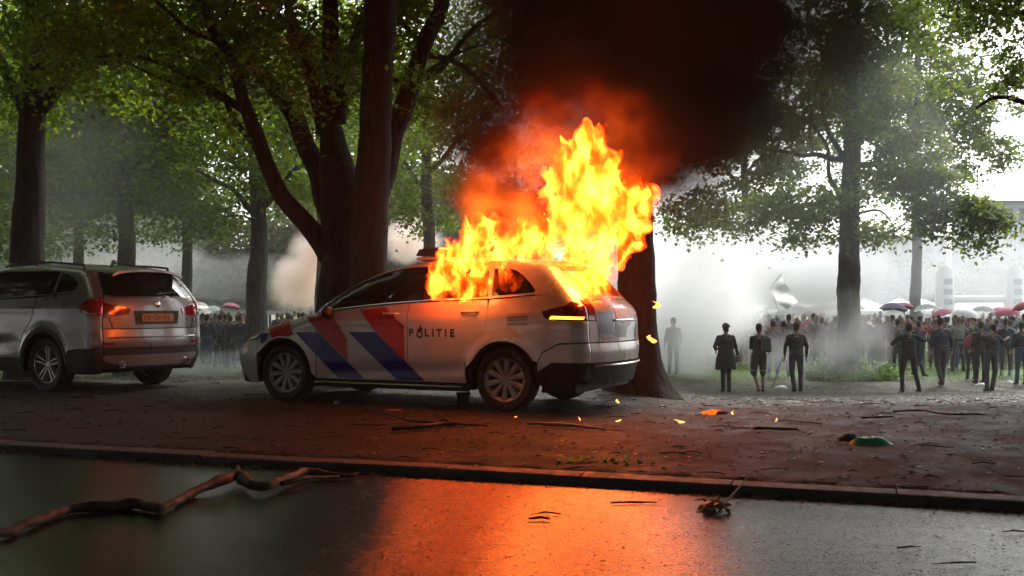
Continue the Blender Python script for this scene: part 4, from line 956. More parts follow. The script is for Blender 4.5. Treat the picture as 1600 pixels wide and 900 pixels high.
# ---------------------------------------------------------------- people
def cloth(name, col, v=.25): return pbr(name, col, .85, var=v, scale=9)
K = dict(skin=pbr('skin', (.30, .17, .11), .55), black=cloth('black cloth', (.012, .012, .013)), navy=cloth('navy cloth', (.016, .02, .04)), grey=cloth('grey marl', (.22, .22, .23)),
         dgrey=cloth('dark grey cloth', (.05, .05, .055)), olive=cloth('olive cloth', (.055, .055, .03)), jeans=cloth('blue denim', (.05, .075, .14)), red=cloth('faded red cloth', (.28, .05, .05)),
         pink=cloth('pink cloth', (.45, .14, .2)), whitec=cloth('white cloth', (.7, .7, .7)), tan=cloth('tan cloth', (.25, .2, .13)), shoe=cloth('dark shoe', (.02, .018, .016)), wshoe=cloth('pale shoe', (.45, .45, .43)),
         hair=cloth('dark hair', (.018, .012, .009)), fair=cloth('fair hair', (.16, .10, .05)))
def person_mesh(J, h=1.75, vox=.02, bulk=1.0, jacket=0.0, shorts=False, skirt=0.0, hair='short'):
    """J: joint positions (x right, y away, z up) in metres for a 1.75 m body; one continuous skin"""
    D = dict(hipL=(-.095, 0, .93), hipR=(.095, 0, .93), knL=(-.11, -.01, .50), knR=(.11, -.01, .50), anL=(-.12, .02, .085), anR=(.12, .02, .085), toL=(-.14, .0, 0), toR=(.14, 0, 0),
             wa=(0, 0, 1.05), ch=(0, .01, 1.28), nk=(0, .0, 1.47), hd=(0, .0, 1.615), shL=(-.175, 0, 1.375), shR=(.175, 0, 1.375), elL=(-.25, .0, 1.13), elR=(.25, 0, 1.13), wrL=(-.26, -.08, .90), wrR=(.26, -.08, .90), face=(0, -1, 0), foot=(0, -1, 0))
    D.update(J); D = {k: Vector(v) for k, v in D.items()}; b = bulk; prim = []
    def cap(p, q, r0, r1, t, sx=1.0, n=12): prim.append((Vector(p), Vector(q), r0, r1, t, sx, n))
    f = D['face'].normalized(); fr = Vector((f.y, -f.x, 0)).normalized() * -1; fo = D['foot'].normalized()
    leg = 0 if False else 2
    for s in 'LR':
        cap(D['hip' + s], D['kn' + s], .090 * b, .070, 2); cap(D['kn' + s], D['an' + s], .062 if not shorts else .052, .036 if shorts else .056, 0 if shorts else 2)
        if shorts: cap(D['hip' + s], D['hip' + s].lerp(D['kn' + s], 1.0), .105, .088, 2)
        a = D['an' + s]; cap(a + V(0, 0, -.035) - fo * .03, a + V(0, 0, -.05) + fo * .14, .042, .034, 3, 1.15)
        t = 1
        cap(D['sh' + s], D['el' + s], .058 * b + jacket * .5, .046 + jacket * .5, t); cap(D['el' + s], D['wr' + s], .042 + jacket * .5, .030 + jacket * .4, t if jacket >= 0 else 0)
        d = (D['wr' + s] - D['el' + s]).normalized(); cap(D['wr' + s], D['wr' + s] + d * .085, .028, .032, 0, .55 if True else 1)
    hip = (D['hipL'] + D['hipR']) / 2; wa, ch, nk = D['wa'], D['ch'], D['nk']; j = jacket
    cap(hip + V(0, 0, .02), wa, .118 * b, .108 * b, 2, 1.36, 16); cap(wa - V(0, 0, .05 + j), ch, .112 * b + j, .125 * b + j, 1, 1.34, 16); cap(ch, nk - V(0, 0, .14), .125 * b + j, .080 * b, 1, 1.35, 16)
    cap(D['shL'] - V(0, 0, .02), D['shR'] - V(0, 0, .02), .055 * b + j * .5, .055 * b + j * .5, 1); cap(nk - V(0, 0, .08), nk + V(0, 0, .06), .062, .052, 0)
    for s in 'LR': cap(nk - V(0, 0, .035), D['sh' + s] + V(0, 0, -.005), .050, .050 * b + j * .4, 1)
    hd = D['hd']; hs_ = 1.1; cap(hd - V(0, 0, .035) + f * .01, hd + V(0, 0, .05) - f * .008, .082, .097, 4, .92, 14); cap(hd + f * .035 - V(0, 0, .055), hd + f * .038 + V(0, 0, .03), .056, .068, 0)
    cap(hd + f * .097 - V(0, 0, .03), hd + f * .088 + V(0, 0, .01), .015, .010, 0)
    for s in (-1, 1): cap(hd + fr * s * .082 - V(0, 0, .02), hd + fr * s * .084 + V(0, 0, .012), .014, .017, 0, .6)
    if skirt: cap(hip + V(0, 0, .10), hip + V(0, 0, -skirt), .13 * b, .155 * b, 1, 1.35, 18)
    m = MB(); tg = []
    for p, q, r0, r1, t, sx, n in prim:
        ax = q - p; L = max(ax.length, 1e-4); ax.normalize(); k0 = len(m.v)
        pts = [p - ax * r0 * math.cos(a) for a in (0.05, .5, 1.0)] + [p, p.lerp(q, .33), p.lerp(q, .66), q] + [q + ax * r1 * math.cos(a) for a in (1.0, .5, .05)]
        rr = [r0 * math.sin(a) for a in (.05, .5, 1.0)] + [r0, r0 + (r1 - r0) * .33, r0 + (r1 - r0) * .66, r1] + [r1 * math.sin(a) for a in (1.0, .5, .05)]
        # local frame: widen across the body (x) when sx != 1
        side = Vector((1, 0, 0)) if abs(ax.x) < .8 else Vector((0, 1, 0)); bb = ax.cross(side).normalized(); side = bb.cross(ax).normalized(); vs = []
        for c, r in zip(pts, rr):
            for i in range(n): th = 2 * math.pi * i / n; vs.append(c + side * math.cos(th) * r * sx + bb * math.sin(th) * r)
        kk = len(pts); fs = [(i * n + a, i * n + (a + 1) % n, (i + 1) * n + (a + 1) % n, (i + 1) * n + a) for i in range(kk - 1) for a in range(n)] + [tuple(range(n - 1, -1, -1)), tuple((kk - 1) * n + a for a in range(n))]
        m.add(vs, fs); tg += [t] * (len(m.v) - k0)
    kd = kdtree.KDTree(len(m.v)); [kd.insert(v, i) for i, v in enumerate(m.v)]; kd.balance()
    me = m.mesh('person', ang=None); o = bpy.data.objects.new('tmp', me); C.objects.link(o)
    r = o.modifiers.new('r', 'REMESH'); r.mode = 'VOXEL'; r.voxel_size = vox; sm = o.modifiers.new('s', 'SMOOTH'); sm.factor = .5; sm.iterations = 2
    bpy.context.view_layer.update(); me2 = bpy.data.meshes.new_from_object(o.evaluated_get(bpy.context.evaluated_depsgraph_get())); bpy.data.objects.remove(o); bpy.data.meshes.remove(me)
    top = hd.z; V0 = [v.co.copy() for v in me2.vertices]; out = MB(); out.v = []; 
    # slight cloth folds
    for v in V0:
        n_ = noise.noise(v * 9) * .006 + noise.noise(v * 21) * .003
        out.v.append(tuple(v + (v - V(0, 0, v.z)).normalized() * n_) if v.z < 1.45 else tuple(v))
    for p in me2.polygons:
        c = p.center; t = tg[kd.find(c)[1]]
        if t == 4: t = 4 if (c - hd).dot(f) < .045 or c.z > top + .06 else 0
        if t == 0 and c.z > top - .02 and (c - hd).dot(f) < .02 and abs((c - hd).dot(fr)) < .075: t = 4
        out.f.append(tuple(p.vertices)); out.m.append(t)
    bpy.data.meshes.remove(me2)
    # hands: five bent fingers each
    for s, sg in (('L', -1), ('R', 1)):
        w_ = D['wr' + s]; d = (w_ - D['el' + s]).normalized(); pal = w_ + d * .105; acr = Vector((0, 1, 0)) if abs(d.y) < .7 else Vector((0, 0, 1)); acr = (acr - d * acr.dot(d)).normalized(); inw = d.cross(acr).normalized() * sg
        for i, (o_, ln) in enumerate(((-.030, .060), (-.010, .070), (.010, .066), (.030, .052))):
            a = pal + acr * o_; q = a + d * ln * .55 + inw * .010; e = q + d * ln * .40 + inw * .026; out.tube([a, q, e], [.0095, .0085, .006], 6, 0)
        a = w_ + d * .035 - acr * .026; q = a - acr * .028 + d * .028; e = q + d * .034 + inw * .010; out.tube([a, q, e], [.012, .010, .007], 6, 0)
    for s in (-1, 1): out.ball(hd + f * .088 + fr * s * .030 + V(0, 0, .012), .008, 6, 4, 4)
    out.ball(hd + f * .089 - V(0, 0, .052), (.020, .006, .005), 6, 4, 3)
    k = h / 1.75; out.v = [tuple(Vector(v) * k) for v in out.v]
    return out.mesh('person', ang=None)
def whitecloth():
    t = NT('thin white cloth'); df = t.new('BsdfDiffuse'); df.inputs[0].default_value = (.75, .75, .76, 1); tr = t.new('BsdfTranslucent'); tr.inputs[0].default_value = (.8, .8, .82, 1); mx = t.new('MixShader'); mx.inputs[0].default_value = .55
    t.l.new(df.outputs[0], mx.inputs[1]); t.l.new(tr.outputs[0], mx.inputs[2]); t.l.new(mx.outputs[0], t.out.inputs[0]); return t.m
K['thin_white'] = whitecloth()
def wear(o, cols):
    for i, c in enumerate(cols):
        o.material_slots[i].link = 'OBJECT'; o.material_slots[i].material = K[c]
def put_person(me, px, d, cols, label, rz=0, s=1.0, group=None, dz=0):
    if not me.materials: [me.materials.append(K['skin']) for _ in range(5)]
    b = onground(px, d); o = mesh_obj('person', me, None, b + V(0, 0, dz)); o.rotation_euler = (0, 0, rz); o.scale = (s, s, s); wear(o, cols); tag(o, label, 'person', group); return o
# y = away from the camera.  face (0,1,0) = seen from behind
AW = dict(face=(0, 1, 0), foot=(0, 1, 0))
def pose(**k): d = dict(AW); d.update(k); return d
p1 = person_mesh(pose(face=(.8, .6, 0), elL=(-.30, -.05, 1.16), wrL=(-.22, .12, 1.06), elR=(.26, .0, 1.13), wrR=(.33, .0, .90), knL=(-.07, .0, .50), anL=(-.06, .03, .085), knR=(.08, .03, .50), anR=(.09, .0, .085)), vox=.014, bulk=1.18, jacket=.012)
P1 = put_person(p1, 1134, 25.9, ('skin', 'black', 'black', 'black', 'hair'), 'bulky person in black cap with a dark coat hanging below the hips, back turned', .1, 1.0)
m = MB(); m.ball((.0, 0, 1.675), (.098, .10, .075), 14, 8); m.box((.095, .09, 1.655), (.11, .13, .016), Matrix.Rotation(-.7, 3, 'Z')); m.build('cap', K['black'], P1)
m = MB(); N = 28; rs = random.Random(2); pr = ((1.12, .185, .155), (1.0, .205, .17), (.85, .235, .19), (.70, .255, .205), (.60, .265, .21), (.605, .250, .195), (.9, .2, .16)); vs = []
for k, (z, rx, ry) in enumerate(pr):
    for j in range(N): th = 2 * math.pi * j / N; q = 1 + (.05 * math.sin(th * 5 + 1) + .03 * math.sin(th * 9)) * (k > 1); vs.append((rx * q * math.cos(th), ry * q * math.sin(th), z - (.03 * math.sin(th * 2 + 1) if k in (4, 5) else 0)))
m.add(vs, [(k * N + j, k * N + (j + 1) % N, (k + 1) * N + (j + 1) % N, (k + 1) * N + j) for k in range(len(pr) - 1) for j in range(N)]); m.build('coat_skirt', K['black'], P1, ang=None)
p2 = person_mesh(pose(face=(.4, .9, 0), elL=(-.20, .05, 1.13), wrL=(-.10, .24, 1.12), elR=(.24, .0, 1.14), wrR=(.25, .18, 1.05), knL=(-.13, .04, .50), anL=(-.02, -.03, .085), knR=(.10, .05, .50), anR=(.10, .02, .085), hipL=(-.10, 0, .93)), vox=.014, jacket=.006, shorts=True, bulk=1.02)
put_person(p2, 1186, 25.9, ('skin', 'black', 'olive', 'shoe', 'hair'), 'person in black top and olive shorts with bare calves, middle of the three figures', -.15, .99)
bq = onground(1193, 25.9)
m = MB(); m.box((0, 0, 0), (.25, .15, .36), None, 0, .80); m.box((0, -.10, -.05), (.22, .06, .22), None, 0, .9)
o = m.build('backpack', K['dgrey'], loc=bq + V(.02, -.20, 1.20)); tag(o, 'small dark backpack on the back of the person in olive shorts', 'backpack')
bv = o.modifiers.new('b', 'BEVEL'); bv.width = .04; bv.segments = 3
p3 = person_mesh(pose(elL=(-.27, .0, 1.13), wrL=(-.27, .06, .92), elR=(.27, .0, 1.13), wrR=(.27, .06, .90), knL=(-.09, .05, .50), anL=(-.05, -.02, .085), knR=(.11, .0, .50), anR=(.12, .02, .085), face=(0, 1, 0)), vox=.014, jacket=.012, bulk=1.06)
put_person(p3, 1244, 25.6, ('skin', 'black', 'dgrey', 'shoe', 'hair'), 'person in loose black T-shirt and dark trousers, nearest figure left of the tall tree', .0, 1.0)
p4 = person_mesh(pose(elL=(-.40, .05, 1.22), wrL=(-.22, .22, 1.33), elR=(.43, .05, 1.30), wrR=(.52, .22, 1.40), shL=(-.2, 0, 1.40), shR=(.2, 0, 1.41), hipL=(-.11, 0, .93), knL=(-.17, .02, .50), anL=(-.16, .0, .085), knR=(.17, .02, .50), anR=(.27, .02, .085)), vox=.014, jacket=.008, bulk=1.10)
put_person(p4, 1420, 25.1, ('skin', 'black', 'black', 'shoe', 'hair'), 'stocky person in black with both elbows raised sideways and legs apart', .0, .97)
p5 = person_mesh(pose(elL=(-.27, -.03, 1.14), wrL=(-.25, .0, .95), elR=(.29, .0, 1.14), wrR=(.30, .03, .92), knL=(-.06, .06, .51), anL=(-.03, -.10, .12), knR=(.10, .06, .50), anR=(.06, .05, .085), hd=(0, .03, 1.61)), vox=.014, jacket=.022, bulk=1.05)
put_person(p5, 1470, 28.0, ('skin', 'navy', 'dgrey', 'shoe', 'hair'), 'person in dark hooded jacket walking toward the crowd, in front of the grey hoodie', .05, 1.06)
p6 = person_mesh(pose(face=(1, .2, 0), ch=(.03, .0, 1.27), wa=(.0, 0, 1.05), nk=(.05, .0, 1.46), hd=(.09, 0, 1.59), elL=(-.0, .16, 1.2), wrL=(.12, .20, 1.28), elR=(.38, .08, 1.26), wrR=(.54, .20, 1.32), shR=(.2, .0, 1.38), knL=(-.08, .05, .5), anL=(-.10, .0, .085), knR=(.12, .0, .50), anR=(.03, -.02, .085)), vox=.014, jacket=.014)
put_person(p6, 1548, 26.2, ('skin', 'black', 'dgrey', 'shoe', 'hair'), 'person in black top and grey trousers reaching an arm to the right', .1, 1.0)
stand = person_mesh(pose(elL=(-.25, -.02, 1.13), wrL=(-.22, .12, .98), wrR=(.26, .08, .92)), vox=.024, jacket=.016)
handsup = person_mesh(pose(elL=(-.30, .05, 1.16), wrL=(-.12, .26, 1.28), elR=(.30, .05, 1.16), wrR=(.12, .26, 1.28)), vox=.024, jacket=.012)
hipp = person_mesh(pose(elL=(-.40, .0, 1.18), wrL=(-.18, .05, 1.02), elR=(.40, 0, 1.18), wrR=(.18, .05, 1.02), knL=(-.14, 0, .5), anL=(-.18, 0, .085), anR=(.16, 0, .085)), vox=.024, jacket=.010)
walk = person_mesh(pose(face=(.9, .3, 0), foot=(1, .2, 0), elL=(-.28, .10, 1.14), wrL=(-.30, .2, .95), elR=(.25, -.12, 1.15), wrR=(.30, -.22, .98), knL=(.02, .05, .52), anL=(.16, .08, .085), knR=(.02, -.02, .52), anR=(-.20, -.06, .13)), vox=.024, jacket=.014)
slim = person_mesh(pose(elL=(-.22, 0, 1.14), wrL=(-.20, .14, .98), elR=(.22, 0, 1.14), wrR=(.12, .22, 1.12), shL=(-.16, 0, 1.39), shR=(.16, 0, 1.39)), h=1.68, vox=.024, jacket=.004, bulk=.9)
coat = person_mesh(pose(elL=(-.25, -.02, 1.13), wrL=(-.23, .10, .95), wrR=(.24, .1, .95)), vox=.024, jacket=.022, skirt=.34)
front = [(1498, 33.5, hipp, ('skin', 'grey', 'dgrey', 'shoe', 'fair'), 'person in light grey hoodie with hands on hips, seen from behind', 1.03),
         (1436, 31.5, walk, ('skin', 'navy', 'navy', 'shoe', 'hair'), 'person in dark blue clothes stepping sideways just right of the shrub', .98),
         (1518, 30.5, slim, ('skin', 'red', 'black', 'shoe', 'fair'), 'slim person in faded red top beside the person reaching out', .93),
         (1532, 29.0, stand, ('skin', 'black', 'black', 'shoe', 'hair'), 'dark figure directly left of the person reaching an arm out', 1.0),
         (1572, 32.0, handsup, ('skin', 'navy', 'dgrey', 'wshoe', 'hair'), 'person in navy jacket under the pink umbrella at the crowd edge', 1.02),
         (1596, 28.2, stand, ('skin', 'black', 'jeans', 'shoe', 'hair'), 'person in black jacket and jeans cut off by the right edge', 1.0),
         (1370, 32.5, coat, ('skin', 'black', 'black', 'shoe', 'hair'), 'person in long dark coat just right of the tall tree trunk', 1.03),
         (1402, 33.0, stand, ('skin', 'dgrey', 'black', 'shoe', 'hair'), 'person in dark grey jacket behind the stocky person with raised elbows', 1.0),
         (1208, 31.0, stand, ('skin', 'dgrey', 'jeans', 'wshoe', 'hair'), 'person in grey jacket and jeans between the olive shorts and the loose T-shirt figures', 1.0),
         (1224, 31.4, hipp, ('skin', 'dgrey', 'jeans', 'shoe', 'hair'), 'person in faded jeans directly left of the figure in the loose black T-shirt', .98),
         (1052, 31.5, stand, ('skin', 'dgrey', 'dgrey', 'shoe', 'hair'), 'lone ghostly figure standing in the thick white smoke by the scorched trunk', 1.0),
         (323, 32.5, stand, ('skin', 'navy', 'jeans', 'wshoe', 'hair'), 'person in dark jacket nearest the SUV tailgate in the gap between the cars', 1.0),
         (344, 34.0, hipp, ('skin', 'dgrey', 'black', 'shoe', 'hair'), 'slightly taller dark figure second from the SUV in the gap between the cars', 1.03),
         (360, 33.4, coat, ('skin', 'black', 'navy', 'shoe', 'hair'), 'person in long dark coat in the middle of the gap between the cars', 1.0),
         (376, 32.8, walk, ('skin', 'navy', 'jeans', 'wshoe', 'hair'), 'person stepping sideways beside the patrol car bonnet and the grey trunk', 1.0)]
for px, d, me, cols, lab, s in front: put_person(me, px, d, cols, lab, random.uniform(-.2, .2), s)
rc = random.Random(12)
protos = [stand, handsup, hipp, slim, coat, stand, slim]
tops = ['black', 'navy', 'dgrey', 'black', 'dgrey', 'grey', 'red', 'tan', 'navy', 'pink', 'whitec', 'jeans', 'black']
for row, (d, step) in enumerate(((35.5, 21), (38.5, 19), (42, 17), (47, 15), (54, 13))):
    for a, b_ in ((1034, 1612), (300, 396), (432, 492), (560, 1034)):
        if a == 560: step *= 2.4
        px = a + rc.uniform(0, step)
        while px < b_:
            if not (row == 0 and a == 1034 and px < 1150 and rc.random() < .5):
                tc = rc.choice(tops); TN = dict(black='black', navy='navy', dgrey='dark grey', grey='light grey', red='faded red', tan='tan', pink='pink', whitec='white', jeans='denim blue')[tc]
                put_person(rc.choice(protos), px, d + rc.uniform(-1.2, 1.2), ('skin', tc, rc.choice(['black', 'dgrey', 'jeans', 'navy', 'black', 'tan']), rc.choice(['shoe', 'wshoe']), rc.choice(['hair', 'hair', 'fair'])),
                           'person in a %s top packed in the far smoky crowd' % TN, rc.choice([rc.uniform(-.5, .5), rc.uniform(-.5, .5), rc.uniform(0, 6)]), rc.uniform(.92, 1.06), 'people in %s in the far crowd' % TN)
            px += step * rc.uniform(.6, 1.5)
# umbrellas held over the crowd
def umbrella_mesh():
    m = MB(); n = 8; R = .56; vs = []
    for k, (r, z) in enumerate(((.02, .30), (.2, .275), (.38, .20), (.50, .10), (R, .0))):
        for j in range(n * 2):
            a = math.pi * j / n; q = r * (1.0 if j % 2 == 0 else .93); vs.append((q * math.cos(a), q * math.sin(a), z + (0 if j % 2 == 0 else .012 * k)))
    N = n * 2; m.add(vs, [(i * N + j, i * N + (j + 1) % N, (i + 1) * N + (j + 1) % N, (i + 1) * N + j) for i in range(4) for j in range(N)] + [tuple(range(N))])
    return m.mesh('canopy', ang=25)
um = umbrella_mesh(); um.materials.append(K['whitec']); m = MB(); m.tube([(0, 0, .33), (0, 0, -.45), (0, 0, -.60), (0.03, 0, -.64), (.06, 0, -.60)], .009, 6); ush = m.mesh('shaft'); ush.materials.append(M['chrome'])
def umbrella(px, d, z, col, label, group=None, s=1.0):
    p = at(px, YH, d); root = empty('umbrella', (p.x, d, z)); root.rotation_euler = (random.uniform(-.25, .25), random.uniform(-.25, .25), random.uniform(0, 6)); root.scale = (s,) * 3; tag(root, label, 'umbrella', group)
    o = mesh_obj('canopy', um, root); o.material_slots[0].link = 'OBJECT'; o.material_slots[0].material = K[col]; mesh_obj('shaft', ush, root)
umbrella(1573, 31.6, .98, 'pink', 'pink umbrella over the navy jacket person near the right edge', s=.72)
umbrella(1604, 30.0, 1.15, 'red', 'dark red umbrella cut off by the right edge', s=.75)
K['violet'] = cloth('grey violet cloth', (.12, .11, .16)); umbrella(1396, 46, 1.05, 'violet', 'grey umbrella with a pale rim above the heads right of the tall tree', s=1.15)
umbrella(1508, 34, .92, 'whitec', 'white umbrella directly right of the grey hoodie', s=.8)
for i in range(38):
    px = rc.uniform(1100, 1612) if i < 32 else rc.uniform(300, 380); d = rc.uniform(42, 60)
    uc = rc.choice(['thin_white', 'thin_white', 'thin_white', 'pink', 'thin_white']); un = 'pink' if uc == 'pink' else 'white'; umbrella(px, d, 1.15 - rc.uniform(-.05, .35), uc, '%s umbrella raised among the far smoky crowd' % un, '%s umbrellas over the far crowd' % un, rc.uniform(.6, .95))
# white flag
b = onground(1222, 33.5) + V(0, 0, .05); root = empty('flag', (b.x, b.y, b.z)); tag(root, 'large white flag held up over the crowd left of the tall tree', 'flag')
m = MB(); m.tube([(0.12, 0, .9), (.0, 0, 1.6), (-.38, 0, 2.7), (-.02, 0, 3.15)], .016, 6); m.build('pole', M['white'], root)
m = MB(); nx = 14; vs = []
A_, B_, C_, D_ = V(0.02, 0, 3.05), V(-.42, 0, 2.55), V(.12, 0, 1.98), V(.50, 0, 2.22)
for i in range(nx + 1):
    for j in range(nx + 1):
        u, v = i / nx, j / nx; p = (A_ * (1 - u) + B_ * u) * (1 - v) + (D_ * (1 - u) + C_ * u) * v; p.y = .09 * math.sin(u * 5 + v * 6) + .05 * math.sin(v * 11); vs.append(p)
m.add(vs, [(i * (nx + 1) + j, i * (nx + 1) + j + 1, (i + 1) * (nx + 1) + j + 1, (i + 1) * (nx + 1) + j) for i in range(nx) for j in range(nx)]); m.build('flag_cloth', K['thin_white'], root, ang=None)
# inflatable event gate, gazebos and buildings across the meadow
def gate():
    d = 56; x0 = (1476 - 800) / F * d; x1 = (1584 - 800) / F * d; g = gz(x0, d); root = empty('event_gate', (x0, d, g)); tag(root, 'white inflatable event gate standing beyond the crowd on the right', 'event gate')
    for x in (0, x1 - x0):
        m = MB(); pts = [(x, 0, 0), (x, 0, .5), (x, 0, 2.2), (x, 0, 3.9), (x, 0, 4.25)]; m.tube(pts, [.48, .52, .50, .46, .30], 18); m.build('column', M['white'], root)
        for i in range(4):
            m = MB(); m.box((x, -.50, 3.4 - i * .55), (.42, .05, .30)); m.build('print_patch', pbr('grey gate print', (.30, .32, .38), .5), root, sm=False)
    m = MB(); m.tube([(0, 0, 2.45), (x1 - x0, 0, 2.45)], .20, 12); m.build('crossbeam', M['white'], root)
gate()
gm = MB(); gm.add([(-1.5, -1.5, 2.1), (1.5, -1.5, 2.1), (1.5, 1.5, 2.1), (-1.5, 1.5, 2.1), (0, 0, 2.95)], [(0, 1, 4), (1, 2, 4), (2, 3, 4), (3, 0, 4)])
for a, c in (((0, -1.5), (3, .02)), ((0, 1.5), (3, .02)), ((-1.5, 0), (.02, 3)), ((1.5, 0), (.02, 3))): gm.box((a[0], a[1], 2.0), (c[0], c[1], .22))
groof = gm.mesh('canopy', sm=False); groof.materials.append(M['white']); gm = MB(); gm.tube([(0, 0, 0), (0, 0, 2.1)], .03, 6); gleg = gm.mesh('leg'); gleg.materials.append(M['chrome'])
for i, px in enumerate((1050, 1105, 1170, 1235, 1290, 1350, 1405, 1440, 1515, 1545, 1600, 300, 340, 440, 480)):
    d = 62 + (i * 37) % 9; p = onground(px, d); root = empty('gazebo', p - V(0, 0, .35), .2 * (i % 5)); tag(root, 'small white gazebo roof showing beyond the crowd', 'gazebo', 'white gazebos beyond the crowd'); mesh_obj('canopy', groof, root)
    for sx in (-1.45, 1.45):
        for sy in (-1.45, 1.45): mesh_obj('leg', gleg, root, (sx, sy, 0))
def building(px0, px1, ytop, d, col, label, storeys, bays):
    x0, x1 = (px0 - 800) / F * d, (px1 - 800) / F * d; zt = CH - (ytop - YH) / F * d; g = -1.0; root = empty('building', (x0, d, g)); tag(root, label, 'building'); H = zt - g; W = x1 - x0
    m = MB(); m.box((W / 2, 5, H / 2), (W, 10, H)); m.build('wall', pbr('facade', col, .8), root, sm=False); m = MB(); m.box((W / 2, 5, H + .2), (W + .6, 10.6, .4)); m.build('roof', M['clad'], root, sm=False)
    wm = MB(); fh = H / storeys; bw = W / bays; wm.box((0, 0, 0), (bw * .62, .12, fh * .5)); wme = wm.mesh('window', sm=False); wme.materials.append(M['glass'])
    for i in range(storeys):
        for k in range(bays): mesh_obj('window', wme, root, ((k + .5) * bw, -.02, (i + .55) * fh))
building(1538, 1760, 318, 135, (.24, .25, .28), 'wide grey office block in the haze at the far right', 5, 9)
building(1330, 1480, 372, 140, (.30, .31, .33), 'low pale block in the haze behind the tall tree', 4, 8)
building(290, 400, 398, 120, (.32, .27, .24), 'pale low block seen far off between the two cars', 3, 6)
# litter and debris
def tubeobj(name, label, cat, pts, rad, mat, n=7, rough=.2, extra=()):
    m = MB(); base = Vector(pts[0]); P0 = [Vector(p) - base for p in pts]; rad = list(rad); Q = []; RR = []
    for i in range(len(P0) - 1):
        k = max(1, int((P0[i + 1] - P0[i]).length / .045)); a, b, c, d = P0[max(i - 1, 0)], P0[i], P0[i + 1], P0[min(i + 2, len(P0) - 1)]
        for j in range(k):
            t = j / k; q = .5 * ((2 * b) + (c - a) * t + (2 * a - 5 * b + 4 * c - d) * t * t + (3 * b - a - 3 * c + d) * t ** 3); r_ = rad[i] + (rad[i + 1] - rad[i]) * t
            Q.append(q + V(noise.noise(q * 7), noise.noise(q * 7 + V(5, 0, 0)), .5 * noise.noise(q * 7 + V(0, 5, 0))) * r_ * .9); RR.append(r_ * (1 + .35 * max(0, noise.noise(q * 11 + V(0, 0, 3)))))
    Q.append(P0[-1]); RR.append(rad[-1]); m.tube(Q, RR, max(n, 9) if rough else n, rough=rough * 1.3, fr=14)
    o = m.build(name, mat, loc=base, ang=None)
    for ep, er in extra: m = MB(); m.tube([Vector(p) - base for p in ep], er, 6, rough=.15, fr=9); m.build('side_branch', mat, o, ang=None)
    return tag(o, label, cat)
def gpt(px, py, up=.03):
    """ground point under a photograph pixel"""
    d = 4.5
    while d < 40:
        x = (px - 800) / F * d; z = 0 if kdist(x, d) < 0 else gz(x, d)
        if YH + F * (CH - z) / d <= py: break
        d += .01
    return V((px - 800) / F * d, d, (0 if kdist((px - 800) / F * d, d) < 0 else gz((px - 800) / F * d, d)) + up)
wood = pbr('wet bark', (.035, .024, .018), .75, var=.5, bump=.5); wood2 = pbr('broken pale wood', (.20, .11, .06), .6, var=.4, bump=.4)
P_ = [(-40, 842), (10, 832), (60, 812), (110, 795), (160, 792), (215, 788), (248, 796), (262, 790), (300, 770), (345, 758), (375, 750), (392, 764), (420, 764), (450, 752), (480, 742), (520, 742), (556, 742)]
R_ = [1.0 * q for q in (.020, .024, .026, .028, .034, .032, .030, .022, .026, .030, .038, .030, .026, .024, .026, .022, .012)]
tubeobj('fallen_branch', 'long crooked fallen branch lying across the wet road on the left', 'branch', [gpt(x, y + 8, .03 + (.03 if 300 < x < 500 else 0)) for x, y in P_], R_, wood, 10, .3,
        [([gpt(375, 762, .06), gpt(372, 752, .10)], [.022, .012]), ([gpt(440, 768, .05), gpt(480, 758, .05), gpt(530, 752, .035)], [.018, .014, .006])])
tubeobj('twig_branch', 'dark forked branch lying on the verge in front of the patrol car', 'branch', [gpt(612, 676), gpt(660, 672), gpt(705, 667), gpt(762, 671)], [.018, .020, .018, .006], wood, 7, .2,
        [([gpt(700, 667), gpt(640, 663), gpt(600, 650), gpt(572, 644)], [.014, .012, .010, .004]), ([gpt(630, 664), gpt(590, 670), gpt(545, 668)], [.010, .008, .004]), ([gpt(705, 666), gpt(690, 655), gpt(664, 648)], [.012, .009, .004])])
tubeobj('stick', 'pale split stick lying under the burning tailgate', 'stick', [gpt(822, 667), gpt(880, 669), gpt(945, 676)], [.010, .018, .007], wood2)
tubeobj('stick', 'short straight dark stick lying alone right of the burning car', 'stick', [gpt(1177, 675), gpt(1210, 675), gpt(1247, 676)], [.012, .013, .010], wood)
tubeobj('stick', 'thin curved twig lying below the stocky person', 'stick', [gpt(1396, 648), gpt(1440, 646), gpt(1480, 652), (gpt(1540, 652))], [.012, .010, .010, .006], wood)
tubeobj('stick', 'flat dark twig near the stocky person, left of the curved one', 'stick', [gpt(1346, 658), gpt(1372, 657), gpt(1396, 656)], [.010, .011, .007], wood)
tubeobj('stick', 'thin twig lying in the orange reflection on the road', 'stick', [gpt(954, 789, .012), gpt(990, 788, .012), gpt(1026, 788, .012)], [.005, .007, .004], wood)
tubeobj('stick', 'curled bark strip in the orange reflection', 'stick', [gpt(826, 814, .012), gpt(845, 813, .015), gpt(860, 815, .012)], [.006, .009, .005], wood)
b = gpt(1206, 606, 0); tubeobj('pole', 'thin dark pole leaning in the grass between two figures', 'pole', [b, b + V(.42, .5, .78)], [.014, .010], K['dgrey'], 6, 0)
